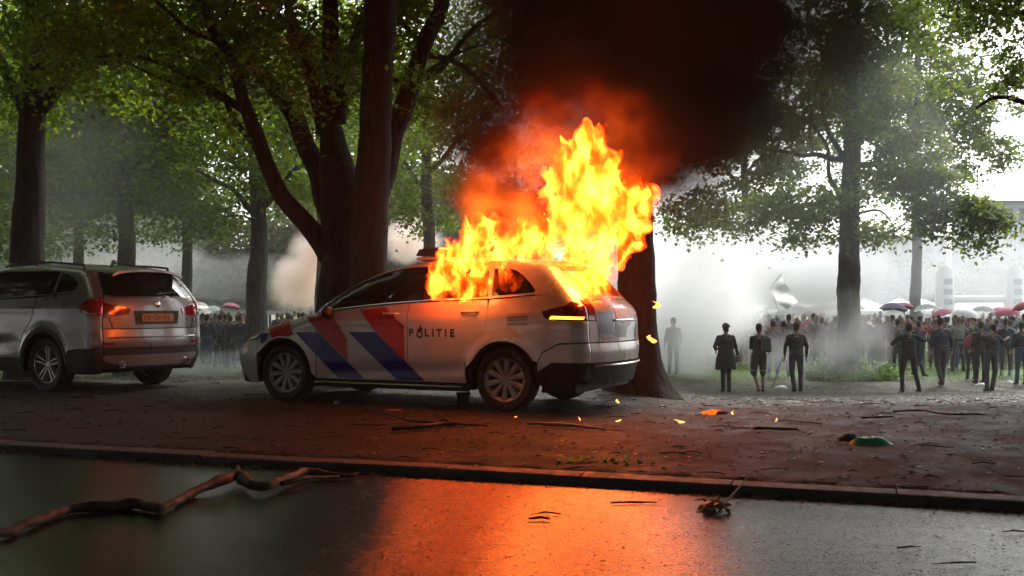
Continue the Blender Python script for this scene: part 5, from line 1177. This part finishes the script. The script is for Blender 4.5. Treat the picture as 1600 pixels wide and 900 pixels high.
def scrap(name, label, cat, px, py, s, mat, h=.5, seed=0, up=0):
    r = random.Random(seed); p = gpt(px, py, up); m = MB(); n = 9; vs = []
    for k, (q, z) in enumerate(((1, 0), (.9, .45), (.55, .9), (.1, 1))):
        for j in range(n): a = 2 * math.pi * j / n; w_ = q * r.uniform(.7, 1.15); vs.append((math.cos(a) * w_ * s[0], math.sin(a) * w_ * s[1], z * s[2] * r.uniform(.8, 1.1) - .004))
    m.add(vs, [(i * n + j, i * n + (j + 1) % n, (i + 1) * n + (j + 1) % n, (i + 1) * n + j) for i in range(3) for j in range(n)] + [tuple(range(3 * n, 4 * n))]); o = m.build(name, mat, loc=p, ang=50); return tag(o, label, cat)
gb = pbr('green plastic film', (.02, .26, .10), .4, var=.4)
scrap('plastic_bag', 'crumpled bright green plastic bag on the verge at the right', 'plastic bag', 1359, 694, (.17, .08, .06), gb, seed=2)
scrap('bark_chunk', 'dark lump lying directly left of the green bag', 'debris', 1326, 688, (.085, .06, .06), wood, seed=3)
scrap('paper_litter', 'crumpled white paper on the grass beside the leaning pole', 'litter', 1220, 607, (.17, .10, .09), M['white'], seed=4)
scrap('paper_litter', 'white scrap on the grass left of the person reaching out', 'litter', 1533, 602, (.18, .12, .07), M['white'], seed=5)
scrap('paper_litter', 'small white scrap on the grass near the right edge', 'litter', 1577, 598, (.10, .08, .06), M['white'], seed=6)
scrap('paper_cup', 'crushed white cup on the ground under the patrol car front door', 'litter', 526, 631, (.045, .035, .035), M['white'], seed=7)
scrap('yellow_scrap', 'dull yellow scrap on the ground before the patrol car sill', 'litter', 615, 642, (.11, .04, .02), pbr('yellow card', (.30, .17, .02), .6), seed=8)
scrap('tile_fragment', 'small black fragment on the verge in front of the rear wheel', 'debris', 714, 645, (.05, .04, .02), M['under'], seed=9)
m = MB(); m.box((0, 0, .055), (.13, .13, .13), None, 0, 1.0); m.box((0, 0, .13), (.15, .15, .02)); o = m.build('black_box', M['under'], loc=gpt(724, 634, 0), sm=False); tag(o, 'small black box standing on the ground under the patrol car', 'box')
q0 = gpt(1120, 800, 0); tag(mesh_obj('leaf_clump', leaf_mesh('leaf_clump', [list(q0 + V(random.uniform(-.07, .07), random.uniform(-.05, .05), random.uniform(.01, .07))) for _ in range(9)], [.06] * 9, 9, .055, mat=M['autumn'], seed=9)), 'wet clump of dead leaves lying on the road against the kerb', 'debris', kind='stuff')
for q, (a, b_) in enumerate((((1122, 800), (1168, 770)), ((1112, 796), (1085, 790)))):
    tubeobj('stick', ('forked twig rising from the leaf clump against the kerb', 'small black twig on the wet road left of the leaf clump')[q], 'stick', [gpt(*a, .02), gpt((a[0] + b_[0]) / 2, (a[1] + b_[1]) / 2, .05), gpt(*b_, .03)], [.008, .007, .003], wood)
tag(mesh_obj('green_sprig', leaf_mesh('sprig', [list(gpt(880 + i * 16, 722, .02)) for i in range(8)], [.07] * 8, 12, .05, mat=M['leaf_ivy'], seed=3)), 'torn green sprig lying on the verge below the burning tailgate', 'sprig', kind='stuff')
# fallen leaves, chips and grit, more than anyone could count
def scatter(name, n, fx, size, mats, seed, kind='stuff', th=.25):
    r = random.Random(seed); vs = []; fs = []; mi = []
    for i in range(n):
        x, y, z = fx(r); a = r.uniform(0, 6.28); s = size * r.uniform(.4, 1.5); e = s * r.uniform(.3, .8); t = r.uniform(.1, .5) * s * th * 4
        b = len(vs); c_, s_ = math.cos(a), math.sin(a)
        for u, v, w_ in ((-s, 0, r.uniform(0, t)), (0, -e, 0), (s, 0, r.uniform(0, t)), (0, e, t)): vs.append((x + u * c_ - v * s_, y + u * s_ + v * c_, z + .004 + w_))
        fs.append((b, b + 1, b + 2, b + 3)); mi.append(r.randrange(len(mats)))
    me = bpy.data.meshes.new(name); me.from_pydata(vs, [], fs); [me.materials.append(q) for q in mats]; me.polygons.foreach_set('material_index', mi); return tag(mesh_obj(name, me), kind=kind)
def fv(r):
    while 1:
        y = 6 + 11 * r.random(); x = r.uniform(-.62, .62) * y
        if kdist(x, y) > .2: return x, y, gz(x, y)
def ff(r):
    y = 13 + 22 * r.random(); x = r.uniform(.1, .62) * y; return x, y, gz(x, y)
def fr_(r):
    while 1:
        y = 4 + 6 * r.random() ** 1.3; x = r.uniform(-.62, .62) * y
        if kdist(x, y) < -.03 and (x > -.7 or r.random() < .12): return x, y, .0
def fk(r):
    s = r.uniform(-6, 12); k = -abs(r.gauss(0, .07)) - .01; p = KA + KD * s + KN * k; return p.x, p.y, .0
chip = [pbr('dark chip', (.02, .014, .011), .8), pbr('brown chip', (.06, .035, .022), .8)]
scatter('leaf_litter', 9000, fv, .020, [M['autumn'], chip[0], chip[1]], 1); scatter('leaf_litter', 5200, ff, .032, [M['autumn'], chip[1], chip[0]], 2, th=.12)
scatter('road_grit', 2400, fr_, .008, chip, 3); scatter('kerb_debris', 1300, fk, .016, chip, 4, th=.4)
def twigs(n, fx, seed, name):
    r = random.Random(seed); m = MB()
    for i in range(n):
        x, y, z = fx(r); a = r.uniform(-.5, .5) + (3.1 if r.random() < .5 else 0); L = r.uniform(.05, .28); p = V(x, y, z + .008); q = p + V(math.cos(a) * L, math.sin(a) * L, 0); md = (p + q) / 2 + V(0, r.uniform(-.03, .03), .01); m.tube([p, md, q], [.004, .005, .002], 4)
    tag(m.build(name, wood, ang=None, recalc=False), kind='stuff')
twigs(220, fv, 5, 'fallen_twigs'); twigs(9, fr_, 6, 'road_twigs')
# tufts of grass on the field
def grass(n, fx, h, seed):
    r = np.random.default_rng(seed); rr = random.Random(seed); P = np.array([fx(rr) for _ in range(n)]); a = r.uniform(0, 2 * np.pi, n); H = h * r.uniform(.4, 1.3, n); w_ = .012
    dx, dy = np.cos(a) * w_, np.sin(a) * w_; lx, ly = r.normal(0, .4, n) * H, r.normal(0, .4, n) * H
    v = np.stack([P + np.stack([-dx, -dy, -.01 + 0 * dx], 1), P + np.stack([dx, dy, -.01 + 0 * dx], 1), P + np.stack([lx, ly, H], 1)], 1).reshape(-1, 3)
    me = bpy.data.meshes.new('grass'); me.vertices.add(3 * n); me.vertices.foreach_set('co', v.ravel()); me.loops.add(3 * n); me.loops.foreach_set('vertex_index', np.arange(3 * n, dtype=np.int32)); me.polygons.add(n); me.polygons.foreach_set('loop_start', np.arange(0, 3 * n, 3, dtype=np.int32)); me.update(calc_edges=True)
    me.materials.append(leafmat('grass blades', [(.05, .08, .02), (.09, .13, .03), (.13, .14, .05)], .3)); tag(mesh_obj('grass', me), kind='stuff')
def fg(r):
    while 1:
        y = 20 + 28 * r.random(); x = r.uniform(.12, .6) * y
        if noise.noise(V(x * .5, y * .5, 3)) + (y - 33) * .05 > r.uniform(-.3, .6): return x, y, gz(x, y)
def fl(r):
    y = 22 + 24 * r.random(); x = r.uniform(-.6, -.1) * y; return x, y, gz(x, y)
grass(26000, fg, .035, 1); grass(9000, fl, .06, 2)
# ---------------------------------------------------------------- fire and smoke
def ellfield(t, P, ells):
    """approximate distance (m) to a union of ellipsoids; negative inside"""
    cur = None
    for c, r in ells:
        d = t.vmath('LENGTH', t.vmath('MULTIPLY', t.vmath('SUBTRACT', P, tuple(c)), tuple(1 / x for x in r)))
        v = t.math('MULTIPLY', t.math('SUBTRACT', d, 1.0), min(r))
        if cur is None: cur = v
        else:
            n = t.new('Math', operation='SMOOTH_MIN'); t.l.new(cur, n.inputs[0]); t.l.new(v, n.inputs[1]); n.inputs[2].default_value = .12; cur = n.outputs[0]
    return cur
def warp(t, P, scale, amp, zs=.55, detail=4, off=(0, 0, 0)):
    n = t.noise(t.vmath('ADD', t.vmath('MULTIPLY', P, (1, 1, zs)), off), scale, detail, .6, color=True)
    return t.vmath('ADD', P, t.vmath('SCALE', t.vmath('SUBTRACT', n, (.5, .5, .5)), amp))
def domain(name, ells, pad, mat, label=None, cat=None):
    lo = [min(c[i] - r[i] for c, r in ells) - pad for i in range(3)]; hi = [max(c[i] + r[i] for c, r in ells) + pad for i in range(3)]
    m = MB(); m.box([(a + b) / 2 for a, b in zip(lo, hi)], [b - a for a, b in zip(lo, hi)]); o = m.build(name, mat, sm=False); return tag(o, label, cat, kind='stuff')
def e(px, py, d, rx, ry, rd): return (at(px, py, d), (rx / F * d, rd, ry / F * d))
def ell_domain(name, ells, mat, label, cat, vox=.06, amp=.1, freq=3.0, zs=.6, grow=0.0, smooth_it=0):
    """a billowing closed body: ellipsoids fused by a voxel remesh, then roughened"""
    m = MB(); c0 = Vector(ells[0][0])
    for c, r in ells: m.ball(Vector(c) - c0, [x + grow for x in r], 20, 14)
    o = bpy.data.objects.new('tmp', m.mesh('tmp')); C.objects.link(o)
    r = o.modifiers.new('r', 'REMESH'); r.mode = 'VOXEL'; r.voxel_size = vox; k = o.modifiers.new('s', 'SMOOTH'); k.factor = .5; k.iterations = 4 + smooth_it
    bpy.context.view_layer.update(); me = bpy.data.meshes.new_from_object(o.evaluated_get(bpy.context.evaluated_depsgraph_get())); bpy.data.objects.remove(o)
    nn = [v.normal.copy() for v in me.vertices]
    for v, n in zip(me.vertices, nn):
        p = v.co + c0; q = V(p.x * freq, p.y * freq, p.z * freq * zs)
        a = noise.noise(q) + .6 * noise.noise(q * 2.1 + V(7, 0, 0)) + .45 * noise.noise(q * 4.3)
        v.co += n * a * amp + V(0, 0, 1) * max(0, noise.noise(q * 1.5 + V(0, 3, 0))) * amp * .9
    setsmooth(me); me.name = name; me.materials.append(mat); o = mesh_obj(name, me, None, c0); return tag(o, label, cat, kind='stuff')
D = 10.75
flame_ells = [e(915, 385, D, 68, 76, .42), e(912, 300, D, 60, 66, .36), e(922, 236, D, 30, 44, .24), e(972, 325, D, 38, 50, .28), e(865, 300, D, 18, 40, .22), e(902, 430, D - .1, 38, 42, .32),
              e(800, 388, D + .1, 90, 22, .42), e(735, 394, D - .15, 44, 24, .32), e(850, 372, D, 34, 26, .34), e(760, 368, D, 18, 22, .2), e(820, 368, D, 16, 20, .2)]
win_ells = [e(700, 438, 10.38, 30, 34, .18), e(735, 438, 10.36, 30, 32, .18), e(712, 408, 10.22, 30, 22, .16), e(745, 400, 10.2, 20, 16, .12), e(788, 432, 10.36, 9, 20, .10), e(800, 440, 10.36, 8, 10, .08), e(775, 408, 10.22, 24, 7, .09)]
def flame_mat(name, gain, nf, step):
    """burning gas: gives off light, thicker flame is whiter"""
    t = NT(name); P = t.pos(); Q = warp(t, P, 2.2, .5, .6, 2)
    n = t.noise(t.vmath('MULTIPLY', Q, (1, 1, .55)), nf, 5, .66)
    s = t.maprange(n, .40, .68, .02, 1.0)
    hot = t.maprange(n, .50, .66, 0, 1)
    col = t.mix(hot, (4.0, .17, .002), (9.0, .75, .07))
    em = t.new('Emission'); t.l.new(col, em.inputs[0]); t.l.new(t.math('MULTIPLY', s, gain), em.inputs[1])
    ab = t.new('VolumeAbsorption'); ab.inputs[0].default_value = (.0, .0, .0, 1); ab.inputs[1].default_value = gain * .16
    ad = t.new('AddShader'); t.l.new(em.outputs[0], ad.inputs[0]); t.l.new(ab.outputs[0], ad.inputs[1]); t.l.new(ad.outputs[0], t.out.inputs['Volume'])
    t.m.cycles.volume_step_rate = step; return t.m
ell_domain('rear_flames', flame_ells, flame_mat('flames', 11.0, 5.0, .4), 'tall yellow-orange flames leaping from the patrol car rear and roof', 'flames', .024, .21, 5.0, .5)
ell_domain('window_flames', win_ells, flame_mat('window flames', 13.0, 8.0, .4), 'orange flames pouring out of the patrol car rear door window', 'flames', .016, .07, 9, .6)
# smoke with the fire's glow put in as emission, then the black column
def smoke_mat(name, sigma, col, nf=1.6, lo=.3, hi=.7, mn=.1, glow=None, step=1.0, soft=None, aniso=0.0):
    t = NT(name); P = t.pos(); n = t.noise(t.vmath('ADD', P, (5, 2, 1)), nf, 4, .6)
    dn = t.math('MULTIPLY', t.maprange(n, lo, hi, mn, 1.0, smooth=False), sigma)
    if soft:
        d = ellfield(t, warp(t, P, soft[0], soft[1], 1, 2), soft[2]); dn = t.math('MULTIPLY', dn, t.maprange(d, soft[3], soft[4], 0, 1))
    pv = t.new('VolumePrincipled'); t.put(pv.inputs['Color'], col); t.l.new(dn, pv.inputs['Density']); pv.inputs['Anisotropy'].default_value = aniso
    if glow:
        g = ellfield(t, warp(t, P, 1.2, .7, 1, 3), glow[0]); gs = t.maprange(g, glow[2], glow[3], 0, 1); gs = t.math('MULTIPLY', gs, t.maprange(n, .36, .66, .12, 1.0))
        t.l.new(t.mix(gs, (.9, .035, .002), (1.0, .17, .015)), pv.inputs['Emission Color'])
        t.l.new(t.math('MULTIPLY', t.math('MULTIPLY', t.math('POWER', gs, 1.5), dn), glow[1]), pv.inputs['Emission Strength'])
    t.l.new(pv.outputs[0], t.out.inputs['Volume']); t.m.cycles.volume_step_rate = step; return t.m
def flat_smoke(name, dens, col=(.985, .985, .99)):
    t = NT(name); v = t.new('VolumePrincipled'); t.put(v.inputs['Color'], col); v.inputs['Density'].default_value = dens; v.inputs['Anisotropy'].default_value = .45; t.l.new(v.outputs[0], t.out.inputs['Volume']); return t.m
Ds = 11.7
sm_ells = [e(900, 290, Ds, 120, 110, .8), e(770, 215, Ds, 66, 66, .55), e(782, 320, Ds, 76, 80, .5), e(985, 205, Ds, 165, 120, 1.0), e(905, 110, Ds, 150, 115, 1.0), e(1025, 60, Ds + .2, 215, 150, 1.3), e(970, -90, Ds + .2, 250, 180, 1.6), e(1080, -260, Ds + .4, 320, 200, 1.9)]
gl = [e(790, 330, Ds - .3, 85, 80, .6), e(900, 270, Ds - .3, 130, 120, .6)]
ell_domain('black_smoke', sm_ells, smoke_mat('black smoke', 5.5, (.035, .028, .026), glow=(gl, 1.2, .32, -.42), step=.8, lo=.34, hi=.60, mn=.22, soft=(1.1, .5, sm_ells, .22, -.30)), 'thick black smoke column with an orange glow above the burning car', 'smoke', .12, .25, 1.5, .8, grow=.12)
v_ells = [e(1190, 100, 12.6, 110, 160, 1.2), e(1100, 230, 12.4, 80, 100, .9), e(1290, 10, 13.2, 110, 110, 1.1), e(1210, 60, 12.2, 110, 150, 1.0), e(1150, 160, 12.2, 80, 110, .9), e(745, 60, 12.6, 70, 120, .9), e(760, 200, 12.0, 90, 90, .8), e(980, 30, 12.2, 260, 150, 1.4)]
ell_domain('smoke_veil', v_ells, smoke_mat('dark veil', 1.9, (.06, .055, .055), mn=.25, lo=.34, hi=.66, nf=1.1, step=1.5, soft=(.9, .8, v_ells, .40, -.40)), 'thin dark smoke veil drifting off the black column', 'smoke', .2, .4, 1.0, 1, grow=.3)
w_ells = [e(1085, 470, 33, 75, 75, 2.6), e(1060, 545, 31.5, 40, 38, 1.4), e(1215, 430, 42, 150, 46, 3), e(1120, 400, 40, 110, 50, 3)]
ell_domain('white_smoke', w_ells, smoke_mat('white smoke', 2.2, (.995, .995, 1.0), .5, .3, .7, .1, step=1.5, soft=(.35, 1.8, w_ells, .9, -1.0), aniso=.45), 'bright white smoke cloud drifting over the crowd right of the scorched trunk', 'smoke', .35, .5, .5, 1, grow=.9)
w2 = [e(1335, 530, 30, 44, 70, 1.2), e(1270, 555, 29, 100, 30, 1.4)]
ell_domain('trunk_smoke', w2, smoke_mat('thin white smoke', .8, (.95, .95, .97), .9, .35, .7, .0, step=2, soft=(.6, .9, w2, .45, -.7)), 'wisp of white smoke curling round the foot of the tall tree', 'smoke', .2, .3, .8, 1, grow=.4)
ell_domain('tree_smoke', [e(1320, 240, 27, 190, 190, 2.0), e(1200, 330, 27, 150, 80, 2.0)], flat_smoke('thin smoke before the tall tree', .028, (.9, .92, .96)), 'thin pale smoke drifting through the tall tree crown', 'smoke', .4, .8, .3, 1)
ff = [e(1330, 430, 58, 330, 62, 12), e(1040, 430, 56, 170, 70, 9), (V(28, 52, 1.5), (10, 8, 4.5))]
ell_domain('field_smoke', ff, flat_smoke('smoke over the meadow', .032, (.92, .95, 1.0)), 'broad pale smoke bank lying over the meadow behind the crowd', 'smoke', .7, 1.4, .16, 1)
fl_ = [e(330, 440, 62, 210, 42, 12), e(150, 380, 44, 150, 90, 8)]
ell_domain('field_smoke', fl_, flat_smoke('smoke over the left meadow', .03), 'grey smoke bank far off between the two cars', 'smoke', .7, 1.0, .16, 1)
p_ells = [e(472, 440, 46, 38, 40, 1.8), e(500, 395, 46, 32, 36, 1.8), e(530, 360, 46, 30, 30, 1.8), e(640, 375, 46, 34, 26, 1.6)]
ell_domain('pink_lit_smoke', p_ells, smoke_mat('pink-lit smoke', 3.0, (1.0, .88, .82), .6, .3, .7, .2, step=1.5, soft=(.5, 1.6, p_ells, .5, -.8), aniso=.4), 'pale pink-lit smoke rising behind the big many-stemmed tree', 'smoke', .25, .5, .7, 1, grow=.6)  # white smoke, pink light is put into its colour
l_ells = [e(340, 575, 27, 110, 22, 3.0)]
ell_domain('ground_smoke', l_ells, smoke_mat('grey ground smoke', .16, (.85, .87, .92), .7, .3, .7, .1, step=2), 'thin grey-blue smoke low between the two cars', 'smoke', .25, .3, .8, 1)
l2 = [e(125, 280, 22, 110, 150, 2.6), e(240, 330, 24, 90, 90, 2)]
ell_domain('grove_smoke', l2, smoke_mat('grey grove smoke', .16, (.7, .72, .70), .7, .3, .7, .1, step=2, soft=(.4, 1.5, l2, .6, -1.2)), 'murky grey smoke hanging between the trees at the left edge', 'smoke', .25, .5, .8, 1, grow=.6)
# the fire's own light
def fire_light(loc, power, rad, col=(1, .27, .05)):
    l = bpy.data.lights.new('fire_light', 'POINT'); l.energy = power; l.color = col; l.shadow_soft_size = rad; o = bpy.data.objects.new('fire_light', l); C.objects.link(o); o.location = loc
fire_light(at(930, 360, 10.3), 55, .35); fire_light(at(905, 445, 10.1), 16, .15); fire_light(at(715, 430, 10.1), 4, .12); fire_light(at(925, 270, 10.3), 30, .3); fire_light(at(730, 345, 11.5), 34, .2, (1, .2, .04))
# burning scraps on the ground, drips at the trunk
em = NT('burning scrap'); n_ = em.noise(em.obj(), 30, 3); c_ = em.ramp(n_, [(.35, (1, .20, .01)), (.65, (1, .6, .15))]); ee = em.new('Emission'); em.l.new(c_, ee.inputs[0]); ee.inputs[1].default_value = 1.3; em.l.new(ee.outputs[0], em.out.inputs[0])
em2 = NT('smouldering scrap'); ee = em2.new('Emission'); ee.inputs[0].default_value = (1, .10, .01, 1); ee.inputs[1].default_value = .9; em2.l.new(ee.outputs[0], em2.out.inputs[0])
def flamelet(px, py, d, w_, h_, label, seed):
    if d is None or d < 11: w_ *= .7; h_ *= .75
    r = random.Random(seed); m = MB(); n = 7; vs = []
    for k, (q, z) in enumerate(((.3, 0), (1, .2), (.9, .45), (.5, .75), (.08, 1))):
        for j in range(n): a = 2 * math.pi * j / n; u = q * r.uniform(.8, 1.15); vs.append((math.cos(a) * u * w_ + .45 * w_ * k * math.sin(seed * 2.3 + k), math.sin(a) * u * w_ * .8, z * h_))
    m.add(vs, [(i * n + j, i * n + (j + 1) % n, (i + 1) * n + (j + 1) % n, (i + 1) * n + j) for i in range(4) for j in range(n)] + [tuple(range(n)), tuple(range(4 * n, 5 * n))])
    p = gpt(px, py, -.003) if d is None else at(px, py, d); tag(m.build('burning_scrap', em.m, loc=p, ang=None), label, 'ember')
flamelet(966, 630, 10.0, .022, .06, 'drop of burning plastic falling under the rear bumper', 1); flamelet(965, 659, None, .03, .035, 'burning scrap on the ground directly below the falling drop', 2)
flamelet(1062, 661, None, .045, .05, 'largest burning scrap lying alone right of the car', 3); flamelet(1145, 648, None, .014, .06, 'tiny upright flame, left of the two small flames right of the largest burning scrap', 4)
flamelet(1212, 659, None, .015, .05, 'tiny upright flame farthest to the right on the verge', 5); flamelet(906, 657, None, .010, .05, 'thin little flame on the ground under the rear skirt', 6); flamelet(806, 652, None, .016, .02, 'small glowing speck beside the rear wheel', 7)
flamelet(1023, 482, 12.4, .045, .09, 'upper flame licking the right edge of the scorched trunk', 8); flamelet(1021, 536, 12.4, .05, .10, 'lower flame licking the right edge of the scorched trunk', 9); flamelet(835, 565, 10.15, .012, .03, 'spark on the rear wheel arch of the patrol car', 10)
o = scrap('ember_scrap', 'dark smouldering scrap with red glow, right of the scorched trunk', 'ember', 1113, 647, (.12, .06, .05), em2.m, seed=31); scrap('charred_scrap', 'charred lump lying against the smouldering scrap', 'debris', 1122, 647, (.11, .07, .045), M['under'], seed=32)
# ---------------------------------------------------------------- haze
t = NT('haze air'); pv = t.new('VolumePrincipled'); pv.inputs['Color'].default_value = (.93, .94, .97, 1); pv.inputs['Density'].default_value = .0016; t.l.new(pv.outputs[0], t.out.inputs['Volume'])
m = MB(); m.box((0, 150, 7.2), (520, 420, 17.6)); tag(m.build('haze', t.m, sm=False), kind='stuff')
